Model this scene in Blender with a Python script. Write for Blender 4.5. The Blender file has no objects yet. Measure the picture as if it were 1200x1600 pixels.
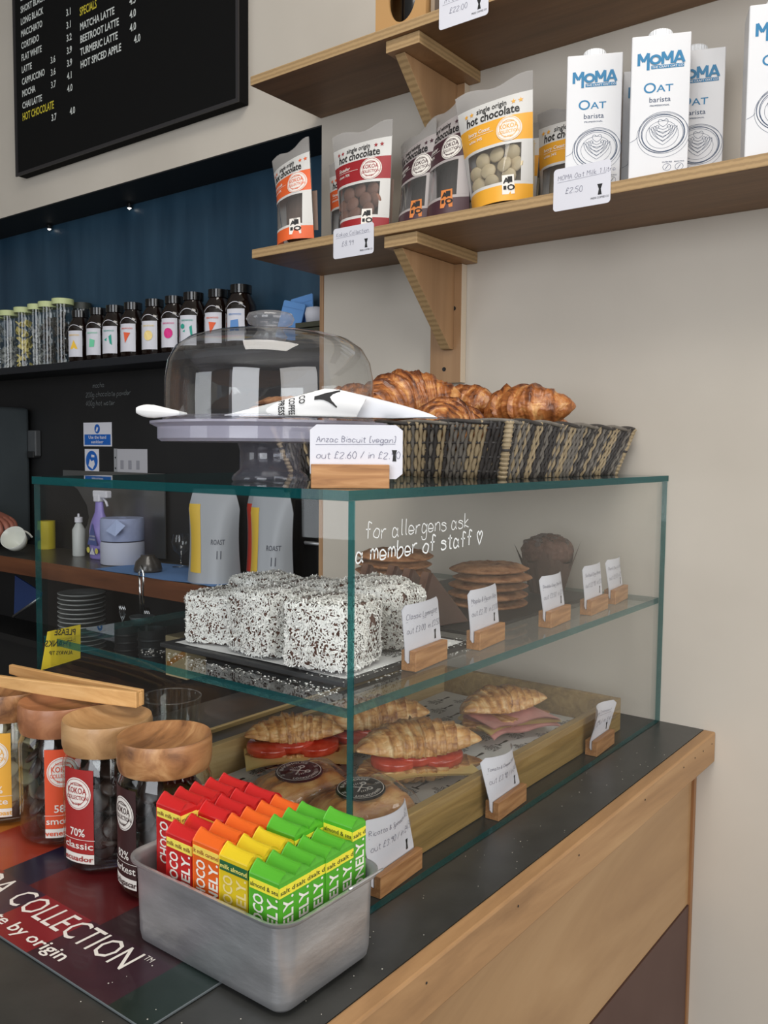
import bpy, math, random
from mathutils import Vector, Matrix, noise
PI = math.pi
C = bpy.context.scene.collection
random.seed(7)

# ------------------------------------------------------------------ camera
yaw, pitch, roll, FPX = .65213, -.06928, .00924, 1365.55
F = Vector((math.cos(pitch)*math.cos(yaw), math.cos(pitch)*math.sin(yaw), math.sin(pitch)))
R0 = Vector((math.sin(yaw), -math.cos(yaw), 0)); U0 = R0.cross(F)
RR = R0*math.cos(roll) + U0*math.sin(roll); UU = -R0*math.sin(roll) + U0*math.cos(roll)
cd = bpy.data.cameras.new('camera'); cam = bpy.data.objects.new('camera', cd); C.objects.link(cam)
cd.sensor_fit = 'VERTICAL'; cd.sensor_height = 24; cd.lens = FPX*24/1600; cd.clip_start = .02; cd.clip_end = 50
cam.matrix_world = Matrix(((RR.x, UU.x, -F.x, -1.38929), (RR.y, UU.y, -F.y, -.48927), (RR.z, UU.z, -F.z, .43505), (0, 0, 0, 1)))
bpy.context.scene.camera = cam

# ------------------------------------------------------------------ world, window light, exposure
W = bpy.data.worlds.new('world'); bpy.context.scene.world = W; W.use_nodes = True
W.node_tree.nodes['Background'].inputs[0].default_value = (.80, .88, 1, 1)
W.node_tree.nodes['Background'].inputs[1].default_value = .5
def area(name, loc, target, sx, sy, power, col):
    l = bpy.data.lights.new(name, 'AREA'); l.shape = 'RECTANGLE'; l.size = sx; l.size_y = sy; l.energy = power; l.color = col
    o = bpy.data.objects.new(name, l); C.objects.link(o); o.location = loc
    o.rotation_euler = (Vector(target)-Vector(loc)).to_track_quat('-Z', 'Y').to_euler(); return o
area('window_light_street', (-1.5, -2.75, .85), (-1.2, 0, .3), 2.2, 1.9, 44, (1, .98, .95))
area('window_light_shopfront', (-3.9, -.9, .9), (0, .2, .4), 1.7, 1.9, 50, (.93, .96, 1))
area('ceiling_fill_light', (-1.1, -.2, 2.05), (-.8, .0, 0), 1.2, 1.2, 29, (1, .95, .88))  # added top fill for the case and tray, not an actual lamp
area('fill_light_shopfront_left', (-3.9, 2.1, .7), (0, 1.6, .6), 1.5, 1.5, 20, (.90, .95, 1))  # unseen window assumed here, added to brighten the blue wall
vs = bpy.context.scene.view_settings
vs.view_transform = 'Standard'; vs.look = 'None'; vs.gamma = 1; vs.use_curve_mapping = False; vs.exposure = 0.14
cy = bpy.context.scene.cycles
cy.transparent_max_bounces = 40; cy.max_bounces = 10; cy.caustics_reflective = False; cy.caustics_refractive = False
cy.use_denoising = True

# ------------------------------------------------------------------ materials
def lin(c):
    return tuple(((x/255)/12.92 if x/255 <= .04045 else ((x/255+.055)/1.055)**2.4) for x in c) + (1,)
MT = {}
def new(name):
    m = bpy.data.materials.new(name); m.use_nodes = True; MT[name] = m
    return m, m.node_tree, m.node_tree.nodes['Principled BSDF']
def setp(p, **k):
    for a, b in k.items():
        p.inputs[a.replace('_', ' ')].default_value = b
def coords(nt, scale=(1, 1, 1), rot=(0, 0, 0)):
    t = nt.nodes.new('ShaderNodeTexCoord'); mp = nt.nodes.new('ShaderNodeMapping')
    mp.inputs['Scale'].default_value = scale; mp.inputs['Rotation'].default_value = rot
    nt.links.new(t.outputs['Object'], mp.inputs[0]); return mp.outputs[0]
def noisen(nt, vec, scale, detail=4, dist=0, rough=.5):
    n = nt.nodes.new('ShaderNodeTexNoise'); n.inputs['Scale'].default_value = scale; n.inputs['Detail'].default_value = detail
    n.inputs['Distortion'].default_value = dist; n.inputs['Roughness'].default_value = rough
    nt.links.new(vec, n.inputs['Vector']); return n.outputs['Fac']
def ramp(nt, fac, stops):
    r = nt.nodes.new('ShaderNodeValToRGB'); e = r.color_ramp.elements
    while len(e) < len(stops): e.new(.5)
    for i, (p, c) in enumerate(stops): e[i].position = p; e[i].color = lin(c)
    nt.links.new(fac, r.inputs[0]); return r.outputs[0]
def bump(nt, p, fac, strength, dist=.002):
    b = nt.nodes.new('ShaderNodeBump'); b.inputs['Strength'].default_value = strength; b.inputs['Distance'].default_value = dist
    nt.links.new(fac, b.inputs['Height']); nt.links.new(b.outputs[0], p.inputs['Normal'])
def mat(name, col, rough=.5, metal=0, var=0, vscale=8, bmp=0, bscale=60, coat=0, sheen=0, spec=.5, stretch=(1, 1, 1)):
    if name in MT: return MT[name]
    m, nt, p = new(name); setp(p, Base_Color=lin(col), Roughness=rough, Metallic=metal, Coat_Weight=coat, Specular_IOR_Level=spec)
    if var:
        v = coords(nt, stretch); f = noisen(nt, v, vscale, 5)
        nt.links.new(ramp(nt, f, [(.3, tuple(max(0, x-var) for x in col)), (.7, tuple(min(255, x+var) for x in col))]), p.inputs['Base Color'])
    if bmp:
        v = coords(nt, stretch); bump(nt, p, noisen(nt, v, bscale, 5), bmp)
    return m
def wood(name, c1, c2, c3, axis=0, scale=14, rough=.45, coat=0, stretch=14):
    m, nt, p = new(name); s = [stretch]*3; s[axis] = 1.0
    v = coords(nt, tuple(s)); f = noisen(nt, v, scale/stretch*2.2, 6, 1.2, .6)
    nt.links.new(ramp(nt, f, [(.3, c1), (.52, c2), (.72, c3)]), p.inputs['Base Color'])
    s2 = [x*6 for x in s]; s2[axis] = 6
    bump(nt, p, noisen(nt, coords(nt, tuple(s2)), 3, 3), .12, .001)
    setp(p, Roughness=rough, Coat_Weight=coat); return m
def ply_edge(name, c1, c2, dens=260):
    m, nt, p = new(name); v = coords(nt)
    w = nt.nodes.new('ShaderNodeTexWave'); w.bands_direction = 'Z'; w.inputs['Scale'].default_value = dens/6.28; w.inputs['Distortion'].default_value = 1.5
    w.inputs['Detail'].default_value = 2; w.inputs['Detail Scale'].default_value = 3
    nt.links.new(v, w.inputs['Vector']); nt.links.new(ramp(nt, w.outputs['Fac'], [(.2, c1), (.7, c2)]), p.inputs['Base Color'])
    setp(p, Roughness=.6); return m
def glassy(name, tint, refl=.9, extra=0, body=None, base=.05):
    """sheet glass: clear, coloured by its tint, mirror reflection growing towards grazing angles"""
    m, nt, p = new(name); nt.nodes.remove(p); out = nt.nodes['Material Output']
    tr = nt.nodes.new('ShaderNodeBsdfTransparent'); tr.inputs[0].default_value = tint + (1,)
    gl = nt.nodes.new('ShaderNodeBsdfGlossy'); gl.inputs['Roughness'].default_value = .01; gl.inputs[0].default_value = (refl, refl, refl, 1)
    lw = nt.nodes.new('ShaderNodeLayerWeight'); lw.inputs[0].default_value = .5
    pw = nt.nodes.new('ShaderNodeMath'); pw.operation = 'POWER'; pw.inputs[1].default_value = 5; nt.links.new(lw.outputs['Facing'], pw.inputs[0])
    ma = nt.nodes.new('ShaderNodeMath'); ma.operation = 'MULTIPLY_ADD'; ma.inputs[1].default_value = .9; ma.inputs[2].default_value = base; nt.links.new(pw.outputs[0], ma.inputs[0])
    mx = nt.nodes.new('ShaderNodeMixShader'); nt.links.new(ma.outputs[0], mx.inputs[0]); nt.links.new(tr.outputs[0], mx.inputs[1]); nt.links.new(gl.outputs[0], mx.inputs[2])
    last = mx
    if body:
        df = nt.nodes.new('ShaderNodeBsdfDiffuse'); df.inputs[0].default_value = lin(body)
        m2 = nt.nodes.new('ShaderNodeMixShader'); m2.inputs[0].default_value = extra
        nt.links.new(mx.outputs[0], m2.inputs[1]); nt.links.new(df.outputs[0], m2.inputs[2]); last = m2
    nt.links.new(last.outputs[0], out.inputs[0]); return m
def crust(name, pale, mid, dark, sc=1):
    m, nt, p = new(name); a = nt.nodes.new('ShaderNodeAttribute'); a.attribute_name = 'tone'
    v = coords(nt, (30*sc, 90*sc, 90*sc)); f = noisen(nt, v, 1.2, 5, 1.0)
    ad = nt.nodes.new('ShaderNodeMath'); ad.operation = 'MULTIPLY_ADD'; ad.inputs[1].default_value = .75; nt.links.new(a.outputs['Fac'], ad.inputs[0])
    s = nt.nodes.new('ShaderNodeMath'); s.operation = 'MULTIPLY_ADD'; s.inputs[1].default_value = 1.25; s.inputs[2].default_value = -.48; nt.links.new(f, s.inputs[0]); nt.links.new(s.outputs[0], ad.inputs[2])
    nt.links.new(ramp(nt, ad.outputs[0], [(.05, pale), (.42, mid), (.85, dark)]), p.inputs['Base Color'])
    setp(p, Roughness=.38, Coat_Weight=.25, Coat_Roughness=.25); bump(nt, p, f, .8, .003); return m

M_plaster = mat('plaster', (198, 190, 178), .85, var=5, vscale=3, bmp=.15, bscale=18)
M_plaster_warm = mat('plaster_upper', (196, 183, 168), .85, var=4, vscale=3, bmp=.12, bscale=18)
M_blue = mat('blue_paint', (38, 66, 86), .36, var=9, vscale=5, stretch=(1, 3, .5), bmp=.1, bscale=12)
M_black_wall = mat('blackboard_paint', (17, 17, 18), .6, var=4, vscale=6)
M_floor = mat('floor_vinyl', (92, 88, 82), .5, var=6)
M_ceil = mat('ceiling_paint', (200, 198, 192), .9)
M_roomwall = mat('room_paint', (120, 112, 104), .9)
M_ply = wood('ply_face', (112, 84, 56), (128, 96, 66), (142, 108, 76), 1, 10, .5)
M_plyX = wood('ply_face_warm', (144, 110, 76), (160, 124, 88), (174, 139, 102), 2, 8, .5)
M_edge = ply_edge('ply_edge', (152, 124, 86), (172, 142, 100))
M_oak = wood('oak', (138, 92, 54), (172, 122, 76), (194, 146, 98), 0, 60, .5)
M_panel = wood('counter_panel', (150, 114, 76), (171, 135, 94), (184, 149, 108), 0, 3.0, .5, .15, 6)
M_brown = mat('brown_panel', (82, 56, 48), .55, var=5)
M_lam = mat('laminate', (52, 52, 50), .33, var=5, vscale=30, bmp=.03, bscale=200)
M_acacia = wood('acacia', (98, 62, 36), (160, 112, 70), (196, 152, 104), 0, 16, .42, .1, 6)
M_acacia2 = wood('acacia_pale', (150, 112, 72), (178, 138, 94), (196, 158, 112), 0, 16, .42, .1, 6)
M_acacia3 = wood('acacia_red', (132, 84, 54), (160, 106, 72), (178, 124, 86), 0, 16, .42, .1, 6)
M_bamboo = wood('bamboo', (196, 148, 92), (212, 166, 108), (222, 180, 124), 1, 26, .4)
M_traywood = wood('tray_pine', (168, 142, 96), (194, 166, 116), (208, 184, 136), 0, 24, .5)
M_traygold = wood('tray_weathered', (116, 92, 46), (146, 118, 66), (166, 140, 88), 0, 30, .6)
M_glass = glassy('sheet_glass', (.992, .997, .995), base=.025)
M_glasse = glassy('glass_edge', (.28, .60, .58), .9, .40, (14, 92, 96))
M_glasss = glassy('shelf_glass', (.975, .99, .985), base=.035)
M_jarglass = glassy('jar_glass', (.95, .965, .96))
M_dome = glassy('dome_glass', (.91, .92, .92), .9, .02, (180, 180, 185), .085)
M_acryl = glassy('acrylic', (.88, .88, .91), .9, .06, (206, 204, 222))
M_plate = glassy('acrylic_plate', (.88, .88, .92), .9, .38, (214, 212, 230))
M_film = glassy('film', (.96, .96, .96), .8, .04, (225, 225, 225), .07)
M_frost = glassy('pouch_plastic', (.74, .74, .74), .6, .40, (200, 196, 192))
M_alu = mat('aluminium', (190, 191, 194), .36, .78, var=20, vscale=14, bmp=.12, bscale=90, stretch=(1, 1, 3))
M_steel = mat('steel', (150, 154, 156), .3, .9, var=8, vscale=4)
M_steeld = mat('dark_steel', (84, 92, 96), .4, .6, var=8, vscale=3)
M_white = mat('white_card', (212, 212, 220), .7)
M_paper = mat('white_paper', (222, 222, 222), .8, var=3)
M_ink = mat('black_ink', (24, 24, 26), .7)
M_inkblue = mat('pen_ink', (116, 116, 134), .7)
M_chalk = mat('chalk', (206, 210, 206), .9)
M_wpen = mat('white_glass_pen', (238, 242, 242), .8)
M_wprint = mat('white_print', (226, 220, 212), .7)
M_black = mat('black_gloss', (14, 14, 15), .18, coat=.3)
M_blackm = mat('black_matt', (20, 20, 20), .6)
M_amber = mat('amber_glass', (20, 10, 7), .08, coat=.6)
M_slate = mat('slate', (34, 35, 37), .45, var=5, vscale=20)
M_croi = crust('croissant_crust', (216, 162, 100), (166, 100, 50), (88, 44, 22))
M_croil = crust('croissant_light', (240, 210, 158), (212, 158, 94), (150, 92, 44))
M_crumb = mat('crumb', (236, 216, 172), .8, var=8, vscale=120, bmp=.4, bscale=300)
M_tom = mat('tomato', (196, 64, 38), .25, var=18, vscale=70, coat=.5)
M_cheese = mat('cheese', (240, 214, 140), .45)
M_ham = mat('ham', (222, 160, 158), .4, var=12, vscale=60)
M_choc = mat('dark_chocolate', (52, 34, 28), .38, var=6, vscale=60)
M_chocw = mat('white_chocolate', (226, 208, 168), .4)
M_chocm = mat('milk_chocolate', (140, 100, 84), .5)
M_lamch = mat('lamington_chocolate', (96, 66, 54), .8, var=16, vscale=120)
M_coco = mat('coconut', (244, 243, 238), .75)
M_cookie = mat('cookie', (150, 100, 60), .85, var=34, vscale=70, bmp=1, bscale=90)
M_muffin = mat('muffin', (84, 54, 42), .7, var=20, vscale=120, bmp=1, bscale=160)
M_case = mat('muffin_case', (78, 56, 46), .8)
M_slice = mat('slice_chocolate', (64, 38, 28), .3, coat=.2)
M_slicem = mat('slice_base', (92, 60, 44), .8, var=14, vscale=90)
M_cloth = mat('blue_roll', (92, 132, 186), .9)
M_pastry = crust('pastry_crust', (226, 176, 108), (196, 130, 64), (128, 70, 28), .8)

# ------------------------------------------------------------------ geometry helpers
class B:
    def __init__(s): s.v = []; s.f = []; s.m = []; s.t = []
    def add(s, V, Fc, m=0, tone=None):
        o = len(s.v); s.v += [tuple(p) for p in V]; s.f += [tuple(i+o for i in q) for q in Fc]; s.m += [m]*len(Fc)
        s.t += (tone if tone else [0]*len(V)); return s
    def box(s, x0, x1, y0, y1, z0, z1, m=0, mats=None):
        V = [(x0,y0,z0),(x1,y0,z0),(x1,y1,z0),(x0,y1,z0),(x0,y0,z1),(x1,y0,z1),(x1,y1,z1),(x0,y1,z1)]
        Q = [(0,3,2,1),(4,5,6,7),(0,1,5,4),(1,2,6,5),(2,3,7,6),(3,0,4,7)]   # bottom top -y +x +y -x
        for i, q in enumerate(Q):
            o = len(s.v) if i == 0 else o
            if i == 0: s.v += V; s.t += [0]*8
            s.f.append(tuple(k+o for k in q)); s.m.append(mats[i] if mats else m)
        return s
    def prism(s, P, fr, d0, d1, m=0, m_side=None):
        n = len(P); V = [fr(u, v, d0) for u, v in P] + [fr(u, v, d1) for u, v in P]
        s.add(V, [tuple(reversed(range(n))), tuple(range(n, 2*n))], m)
        o = len(s.v)-2*n
        for i in range(n):
            j = (i+1) % n; s.f.append((o+i, o+j, o+n+j, o+n+i)); s.m.append(m if m_side is None else m_side)
        return s
    def lathe(s, prof, seg=32, c=(0,0,0), m=0, sx=1, sy=1, a0=0, a1=None):
        V = []; Q = []; n = len(prof); full = a1 is None; k = seg if full else seg+1
        for i in range(k):
            a = a0 + (2*PI if full else (a1-a0))*i/seg
            for r, z in prof: V.append((c[0]+r*sx*math.cos(a), c[1]+r*sy*math.sin(a), c[2]+z))
        for i in range(seg):
            j = (i+1) % k
            for q in range(n-1): Q.append((i*n+q, j*n+q, j*n+q+1, i*n+q+1))
        return s.add(V, Q, m)
    def tube(s, pts, r, seg=6, m=0, caps=True):
        pts = [Vector(p) for p in pts]; n = len(pts); V = []; Q = []; N = None
        for i, p in enumerate(pts):
            T = (pts[min(i+1, n-1)]-pts[max(i-1, 0)]).normalized()
            if N is None: N = T.orthogonal().normalized()
            N = (N - T*N.dot(T)).normalized(); Bn = T.cross(N); rr = r[i] if isinstance(r, (list, tuple)) else r
            for k in range(seg):
                a = 2*PI*k/seg; V.append(p + (N*math.cos(a)+Bn*math.sin(a))*rr)
        for i in range(n-1):
            for k in range(seg): Q.append((i*seg+k, i*seg+(k+1) % seg, (i+1)*seg+(k+1) % seg, (i+1)*seg+k))
        if caps: Q += [tuple(reversed(range(seg))), tuple(range((n-1)*seg, n*seg))]
        return s.add(V, Q, m)
    def grid(s, fn, nu, nv, m=0, mf=None, tone=None):
        V = [fn(i/nu, j/nv) for j in range(nv+1) for i in range(nu+1)]
        T = [tone(i/nu, j/nv) for j in range(nv+1) for i in range(nu+1)] if tone else None
        o = len(s.v); s.v += [tuple(p) for p in V]; s.t += T or [0]*len(V)
        for j in range(nv):
            for i in range(nu):
                a = o+j*(nu+1)+i; s.f.append((a, a+1, a+nu+2, a+nu+1)); s.m.append(mf((i+.5)/nu, (j+.5)/nv) if mf else m)
        return s
    def ribbon(s, pts, w, fr, m=0, closed=False):
        n = len(pts)
        if n < 2: return s
        V = []
        for i in range(n):
            a = pts[i-1] if (i or closed) else pts[i]; b = pts[(i+1) % n] if (i < n-1 or closed) else pts[i]
            dx, dy = b[0]-a[0], b[1]-a[1]; L = math.hypot(dx, dy) or 1; nx, ny = -dy/L*w/2, dx/L*w/2
            V += [fr(pts[i][0]+nx, pts[i][1]+ny, 0), fr(pts[i][0]-nx, pts[i][1]-ny, 0)]
        return s.add(V, [(2*i, 2*i+1, 2*((i+1) % n)+1, 2*((i+1) % n)) for i in range(n if closed else n-1)], m)
    def disc(s, cu, cv, r, fr, m=0, seg=20, ri=None, sy=1):
        if ri is None: return s.add([fr(cu+r*math.cos(2*PI*k/seg), cv+r*sy*math.sin(2*PI*k/seg), 0) for k in range(seg)], [tuple(range(seg))], m)
        V = [];
        for k in range(seg):
            a = 2*PI*k/seg; V += [fr(cu+r*math.cos(a), cv+r*sy*math.sin(a), 0), fr(cu+ri*math.cos(a), cv+ri*sy*math.sin(a), 0)]
        return s.add(V, [(2*k, 2*((k+1) % seg), 2*((k+1) % seg)+1, 2*k+1) for k in range(seg)], m)
    def poly(s, P, fr, m=0): return s.add([fr(u, v, 0) for u, v in P], [tuple(range(len(P)))], m)
    def o(s, name, mats, parent=None, smooth=False, bev=0, world=False, seg=2, sub=0, angle=None):
        if not isinstance(mats, (list, tuple)): mats = [mats]
        V = s.v
        if world and parent is not None:
            Mi = root_mat(parent).inverted(); V = [tuple(Mi @ Vector(p)) for p in V]
        me = bpy.data.meshes.new(name); me.from_pydata(V, [], s.f)
        for q in mats: me.materials.append(q)
        me.polygons.foreach_set('material_index', s.m)
        if smooth: me.polygons.foreach_set('use_smooth', [True]*len(s.f))
        if any(s.t):
            a = me.attributes.new('tone', 'FLOAT', 'POINT'); a.data.foreach_set('value', s.t)
        me.update()
        ob = bpy.data.objects.new(name, me); C.objects.link(ob)
        if angle is not None: me.set_sharp_from_angle(angle=angle)
        if bev:
            b = ob.modifiers.new('bevel', 'BEVEL'); b.width = bev; b.segments = seg; b.limit_method = 'ANGLE'
        if sub:
            b = ob.modifiers.new('sub', 'SUBSURF'); b.levels = sub; b.render_levels = sub
        if parent is not None: ob.parent = parent
        return ob
def root_mat(o):
    m = Matrix.Translation(o.location) @ o.rotation_euler.to_matrix().to_4x4()
    return root_mat(o.parent) @ m if o.parent else m
def thing(name, label, cat, loc=(0,0,0), rotz=0, group=None):
    o = bpy.data.objects.new(name, None); o.empty_display_size = .02; C.objects.link(o); o.location = loc; o.rotation_euler = (0, 0, rotz)
    return tag(o, label, cat, group)
def tag(o, label, cat, group=None):
    o['label'] = label; o['category'] = cat
    if group: o['group'] = group
    return o
def struct(o): o['kind'] = 'structure'; return o
def dup(root, loc=None, rotz=None, label=None):
    r = root.copy(); C.objects.link(r)
    if loc is not None: r.location = loc
    if rotz is not None: r.rotation_euler = (0, 0, rotz)
    if label: r['label'] = label
    for ch in root.children:
        c = ch.copy(); C.objects.link(c); c.parent = r
        for g in ch.children:
            d = g.copy(); C.objects.link(d); d.parent = c
    return r
def FR(O, U, V, lift=.0003):
    O, U, V = Vector(O), Vector(U), Vector(V); N = U.cross(V).normalized()
    return lambda u, v, w=0: O+U*u+V*v+N*(w+lift)
_tc = {}
def tmesh(s, off):
    k = (s, off)
    if k not in _tc:
        c = bpy.data.curves.new('t', 'FONT'); c.body = s; c.size = 1; c.resolution_u = 2; c.offset = off; c.fill_mode = 'FRONT'
        o = bpy.data.objects.new('t', c); me = bpy.data.meshes.new_from_object(o)
        _tc[k] = ([(v.co.x, v.co.y) for v in me.vertices], [tuple(p.vertices) for p in me.polygons])
        bpy.data.objects.remove(o); bpy.data.curves.remove(c); bpy.data.meshes.remove(me)
    return _tc[k]
def text(b, s, fr, u, v, size, off=.01, cond=1, align='l', m=0, shear=0, width=None):
    V, Q = tmesh(s, off)
    if not V: return b
    x1 = max(p[0] for p in V); x0 = min(p[0] for p in V)
    if width: cond = width/((x1-x0)*size)
    w = x1*size*cond; du = {'l': 0, 'c': -w/2, 'r': -w}[align]
    return b.add([fr(u+du+(x+shear*y)*size*cond, v+y*size, 0) for x, y in V], Q, m)
# single stroke handwriting, x height 5, ascender 9
G = {'a':'53 35 15 02 10 30 52|55 51 60','b':'09 00 30 52 54 45 25 03','c':'54 35 15 02 10 30 51','d':'53 35 15 02 10 30 52|59 50','e':'02 52 44 25 04 01 10 30 51',
'f':'58 39 28 20|05 45','g':'53 35 15 02 10 30 52|55 5- 4= 1= 0-','h':'09 00|03 25 45 53 50','i':'15 10|17 18','j':'25 2- 1= 0-|27 28','k':'09 00|45 02 50','l':'19 11 20',
'm':'05 00|03 15 25 33 30|33 45 55 63 60','n':'05 00|03 25 45 53 50','o':'25 03 01 20 40 52 54 35 25','p':'05 0=|03 25 45 53 51 30 10 01','r':'05 00|03 25 45','s':'54 35 15 04 43 51 30 10 01',
't':'28 21 30 40|06 46','u':'05 01 20 40 52|55 50','v':'05 20 45','w':'05 10 34 50 65','x':'05 40|45 00','y':'05 11 31 52|55 5- 3= 1=','z':'05 45 00 40','q':'53 35 15 02 10 30 52|55 5=',
'A':'00 39 60|14 54','B':'00 09 38 56 25|05 25 52 30 00','C':'68 39 17 03 20 40 61','D':'00 09 38 65 52 30 00','H':'00 09|60 69|05 65','K':'00 09|59 04 60','L':'09 00 50','M':'00 09 34 69 60',
'O':'39 16 03 20 40 63 66 49 39','P':'00 09 39 57 44 04','R':'00 09 39 57 45 05 60','S':'58 39 17 35 43 51 20 01','T':'09 69|39 30','Q':'39 16 03 20 40 63 66 49 39|42 60','W':'09 20 36 50 69','E':'59 09 00 50|05 45',
'0':'29 06 03 20 40 53 56 39 29','1':'17 39 30','2':'07 28 48 56 00 50','3':'08 39 57 35 53 30 01','4':'49 03 53|46 30','5':'59 19 06 35 53 30 01','6':'49 15 02 20 40 53 35 14','7':'09 59 20','8':'35 17 29 49 57 35 02 20 40 53 35','9':'55 37 16 18 39 58 40',
'£':'57 39 28 15 11 00 50|15 45','/':'00 49',"[":'39 19 10 30',']':'09 29 20 00','&':'50 17 29 37 02 10 30 54','.':'10 11','-':'03 43','♡':'30 06 18 28 36 48 58 66 30'}
def hand(b, s, fr, u, v, h, w=.0006, m=0, seed=1, slant=.12):
    rnd = random.Random(seed); k = h/9; x = 0
    for ch in s:
        if ch == ' ': x += 4; continue
        g = G.get(ch)
        if not g: x += 3; continue
        mx = 0; jy = rnd.uniform(-.5, .5)
        for st in g.split('|'):
            P = []
            for t in st.split():
                px = int(t[0]); py = {'-': -2, '=': -4}.get(t[1]); py = int(t[1]) if py is None else py; mx = max(mx, px)
                P.append((px, py+jy))
            Q = []
            for i in range(len(P)-1):
                a, p, q, c = P[max(i-1, 0)], P[i], P[i+1], P[min(i+2, len(P)-1)]
                for t in (0, .33, .66):
                    Q.append(tuple(.5*(2*p[j]+(q[j]-a[j])*t+(2*a[j]-5*p[j]+4*q[j]-c[j])*t*t+(3*p[j]-a[j]-3*q[j]+c[j])*t**3) for j in (0, 1)))
            Q.append(P[-1])
            b.ribbon([(u+(x+a+slant*c)*k, v+c*k) for a, c in Q], w, fr, m)
        x += mx+2
    return b
def handw(s):
    x = 0
    for ch in s:
        g = G.get(ch)
        x += 4 if ch == ' ' else (2+max(int(t[0]) for st in g.split('|') for t in st.split()) if g else 3)
    return x/9
def rrect(x0, x1, y0, y1, r, n=4):
    P = []
    for cx, cy_, a in ((x1-r, y0+r, -PI/2), (x1-r, y1-r, 0), (x0+r, y1-r, PI/2), (x0+r, y0+r, PI)):
        P += [(cx+r*math.cos(a+PI/2*i/n), cy_+r*math.sin(a+PI/2*i/n)) for i in range(n+1)]
    return P
XZ = lambda y: FR((0, y, 0), (1, 0, 0), (0, 0, 1), 0)      # face looking towards -Y
def YZ(x): return FR((x, 0, 0), (0, -1, 0), (0, 0, 1), 0)  # face looking towards -X, u runs to -Y
# ================================================================== THE SETTING
struct(B().box(0, .2, -1.6, .742, -.95, 2.1).o('wall_back', M_plaster))
struct(B().box(0, .2, .742, 3.2, 1.105, 2.1).o('wall_upper', M_plaster))
w_ = B(); w_.box(.13, .2, .742, 3.2, .668, 1.105); struct(w_.o('wall_recess', M_blue))
w_ = B(); w_.box(.13, .2, .742, 3.2, -.95, .668); struct(w_.o('wall_lower', M_black_wall))
w_ = B(); w_.box(0, .13, .742, 3.2, 1.102, 1.105); struct(w_.o('trim_1', M_blackm))
w_ = B(); w_.box(-.002, .13, .734, .744, -.1, .80); struct(w_.o('trim_2', wood('bead', (150, 112, 78), (170, 132, 96), (184, 148, 110), 2)))
struct(B().box(-4.3, .2, -3.2, 3.4, -1.0, -.95).o('floor', M_floor))
struct(B().box(-4.3, .2, -3.2, 3.4, 2.1, 2.15).o('ceiling', M_ceil))
struct(B().box(-4.3, .2, 3.2, 3.4, -.95, 2.1).o('wall_left', M_roomwall))
# front wall and street wall, out of frame, with their window openings
def wall_with_hole(name, fr, a0, a1, h0, h1, mt):
    b = B()
    for (p, q, r, s) in ((a0, h0, -.95, 2.1), (h1, a1, -.95, 2.1), (h0, h1, -.95, -.2), (h0, h1, 1.75, 2.1)):
        b.prism([(p, r), (q, r), (q, s), (p, s)], fr, 0, .1)
    return struct(b.o(name, mt))
wall_with_hole('wall_right', FR((0, -3.2, 0), (1, 0, 0), (0, 0, 1), 0), -4.3, .2, -2.8, -.4, M_roomwall)
wall_with_hole('wall_front', FR((-4.3, 0, 0), (0, -1, 0), (0, 0, 1), 0), -3.4, 3.2, -.1, 2.2, M_roomwall)

# ------------------------------------------------------------------ shelves and brackets
sh = thing('wall_shelf', 'lower thick plywood shelf holding the chocolate pouches and oat drink cartons', 'shelf', (0, 0, .7985), 0)
B().box(-.2, -.0005, -.9, .7409, .7985, .8155, mats=[0, 0, 1, 1, 1, 1]).o('board', [M_ply, M_edge], sh, world=True, bev=.001)
su = thing('wall_shelf', 'upper thick plywood shelf at the top edge of the picture', 'shelf', (0, 0, 1.116), 0)
B().box(-.2, -.0005, -.9, .7444, 1.118, 1.135, mats=[0, 0, 1, 1, 1, 1]).o('board', [M_ply, M_edge], su, world=True, bev=.001)
def bracket(label, z, zb):
    t = thing('shelf_bracket', label, 'bracket', (0, .42, z), 0, 'plywood shelf brackets')
    B().box(-.192, -.0005, .362, .43, z-.02, z-.0004, mats=[0, 0, 1, 1, 1, 1]).o('top_plate', [M_plyX, M_edge], t, world=True, bev=.0008)
    B().box(-.018, -.0005, .384, .452, zb, z-.0205, mats=[1, 1, 1, 0, 0, 0]).o('wall_batten', [M_plyX, mat('pale_edge', (206, 190, 168), .7)], t, world=True, bev=.0008)
    P = [(-.18, z-.0208), (-.0185, z-.0208), (-.0185, z-.175), (-.03, z-.175)]
    b = B(); b.prism(P, lambda u, v, w=0: Vector((u, .40+w, v)), 0, .02, 0, 1)
    b.o('gusset', [M_plyX, M_edge], t, world=True, bev=.0006)
    for zz in (z-.1, z-.2):
        if zz > zb+.01: B().lathe([(0, .0004), (.004, .0008), (.004, 0)], 12).add([], []).o('screw', M_blackm, t)
    for k, ch in enumerate([c for c in t.children if c.name.startswith('screw')]):
        ch.rotation_euler = (0, -PI/2, 0); ch.location = (-.018, -.02 + .02*k, -.10-.11*k)
    return t
bracket('plywood triangle bracket under the lower shelf, above the croissant basket', .7985, .563)
bracket('plywood triangle bracket under the upper shelf, behind the chocolate pouches', 1.118, .88)

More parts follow.
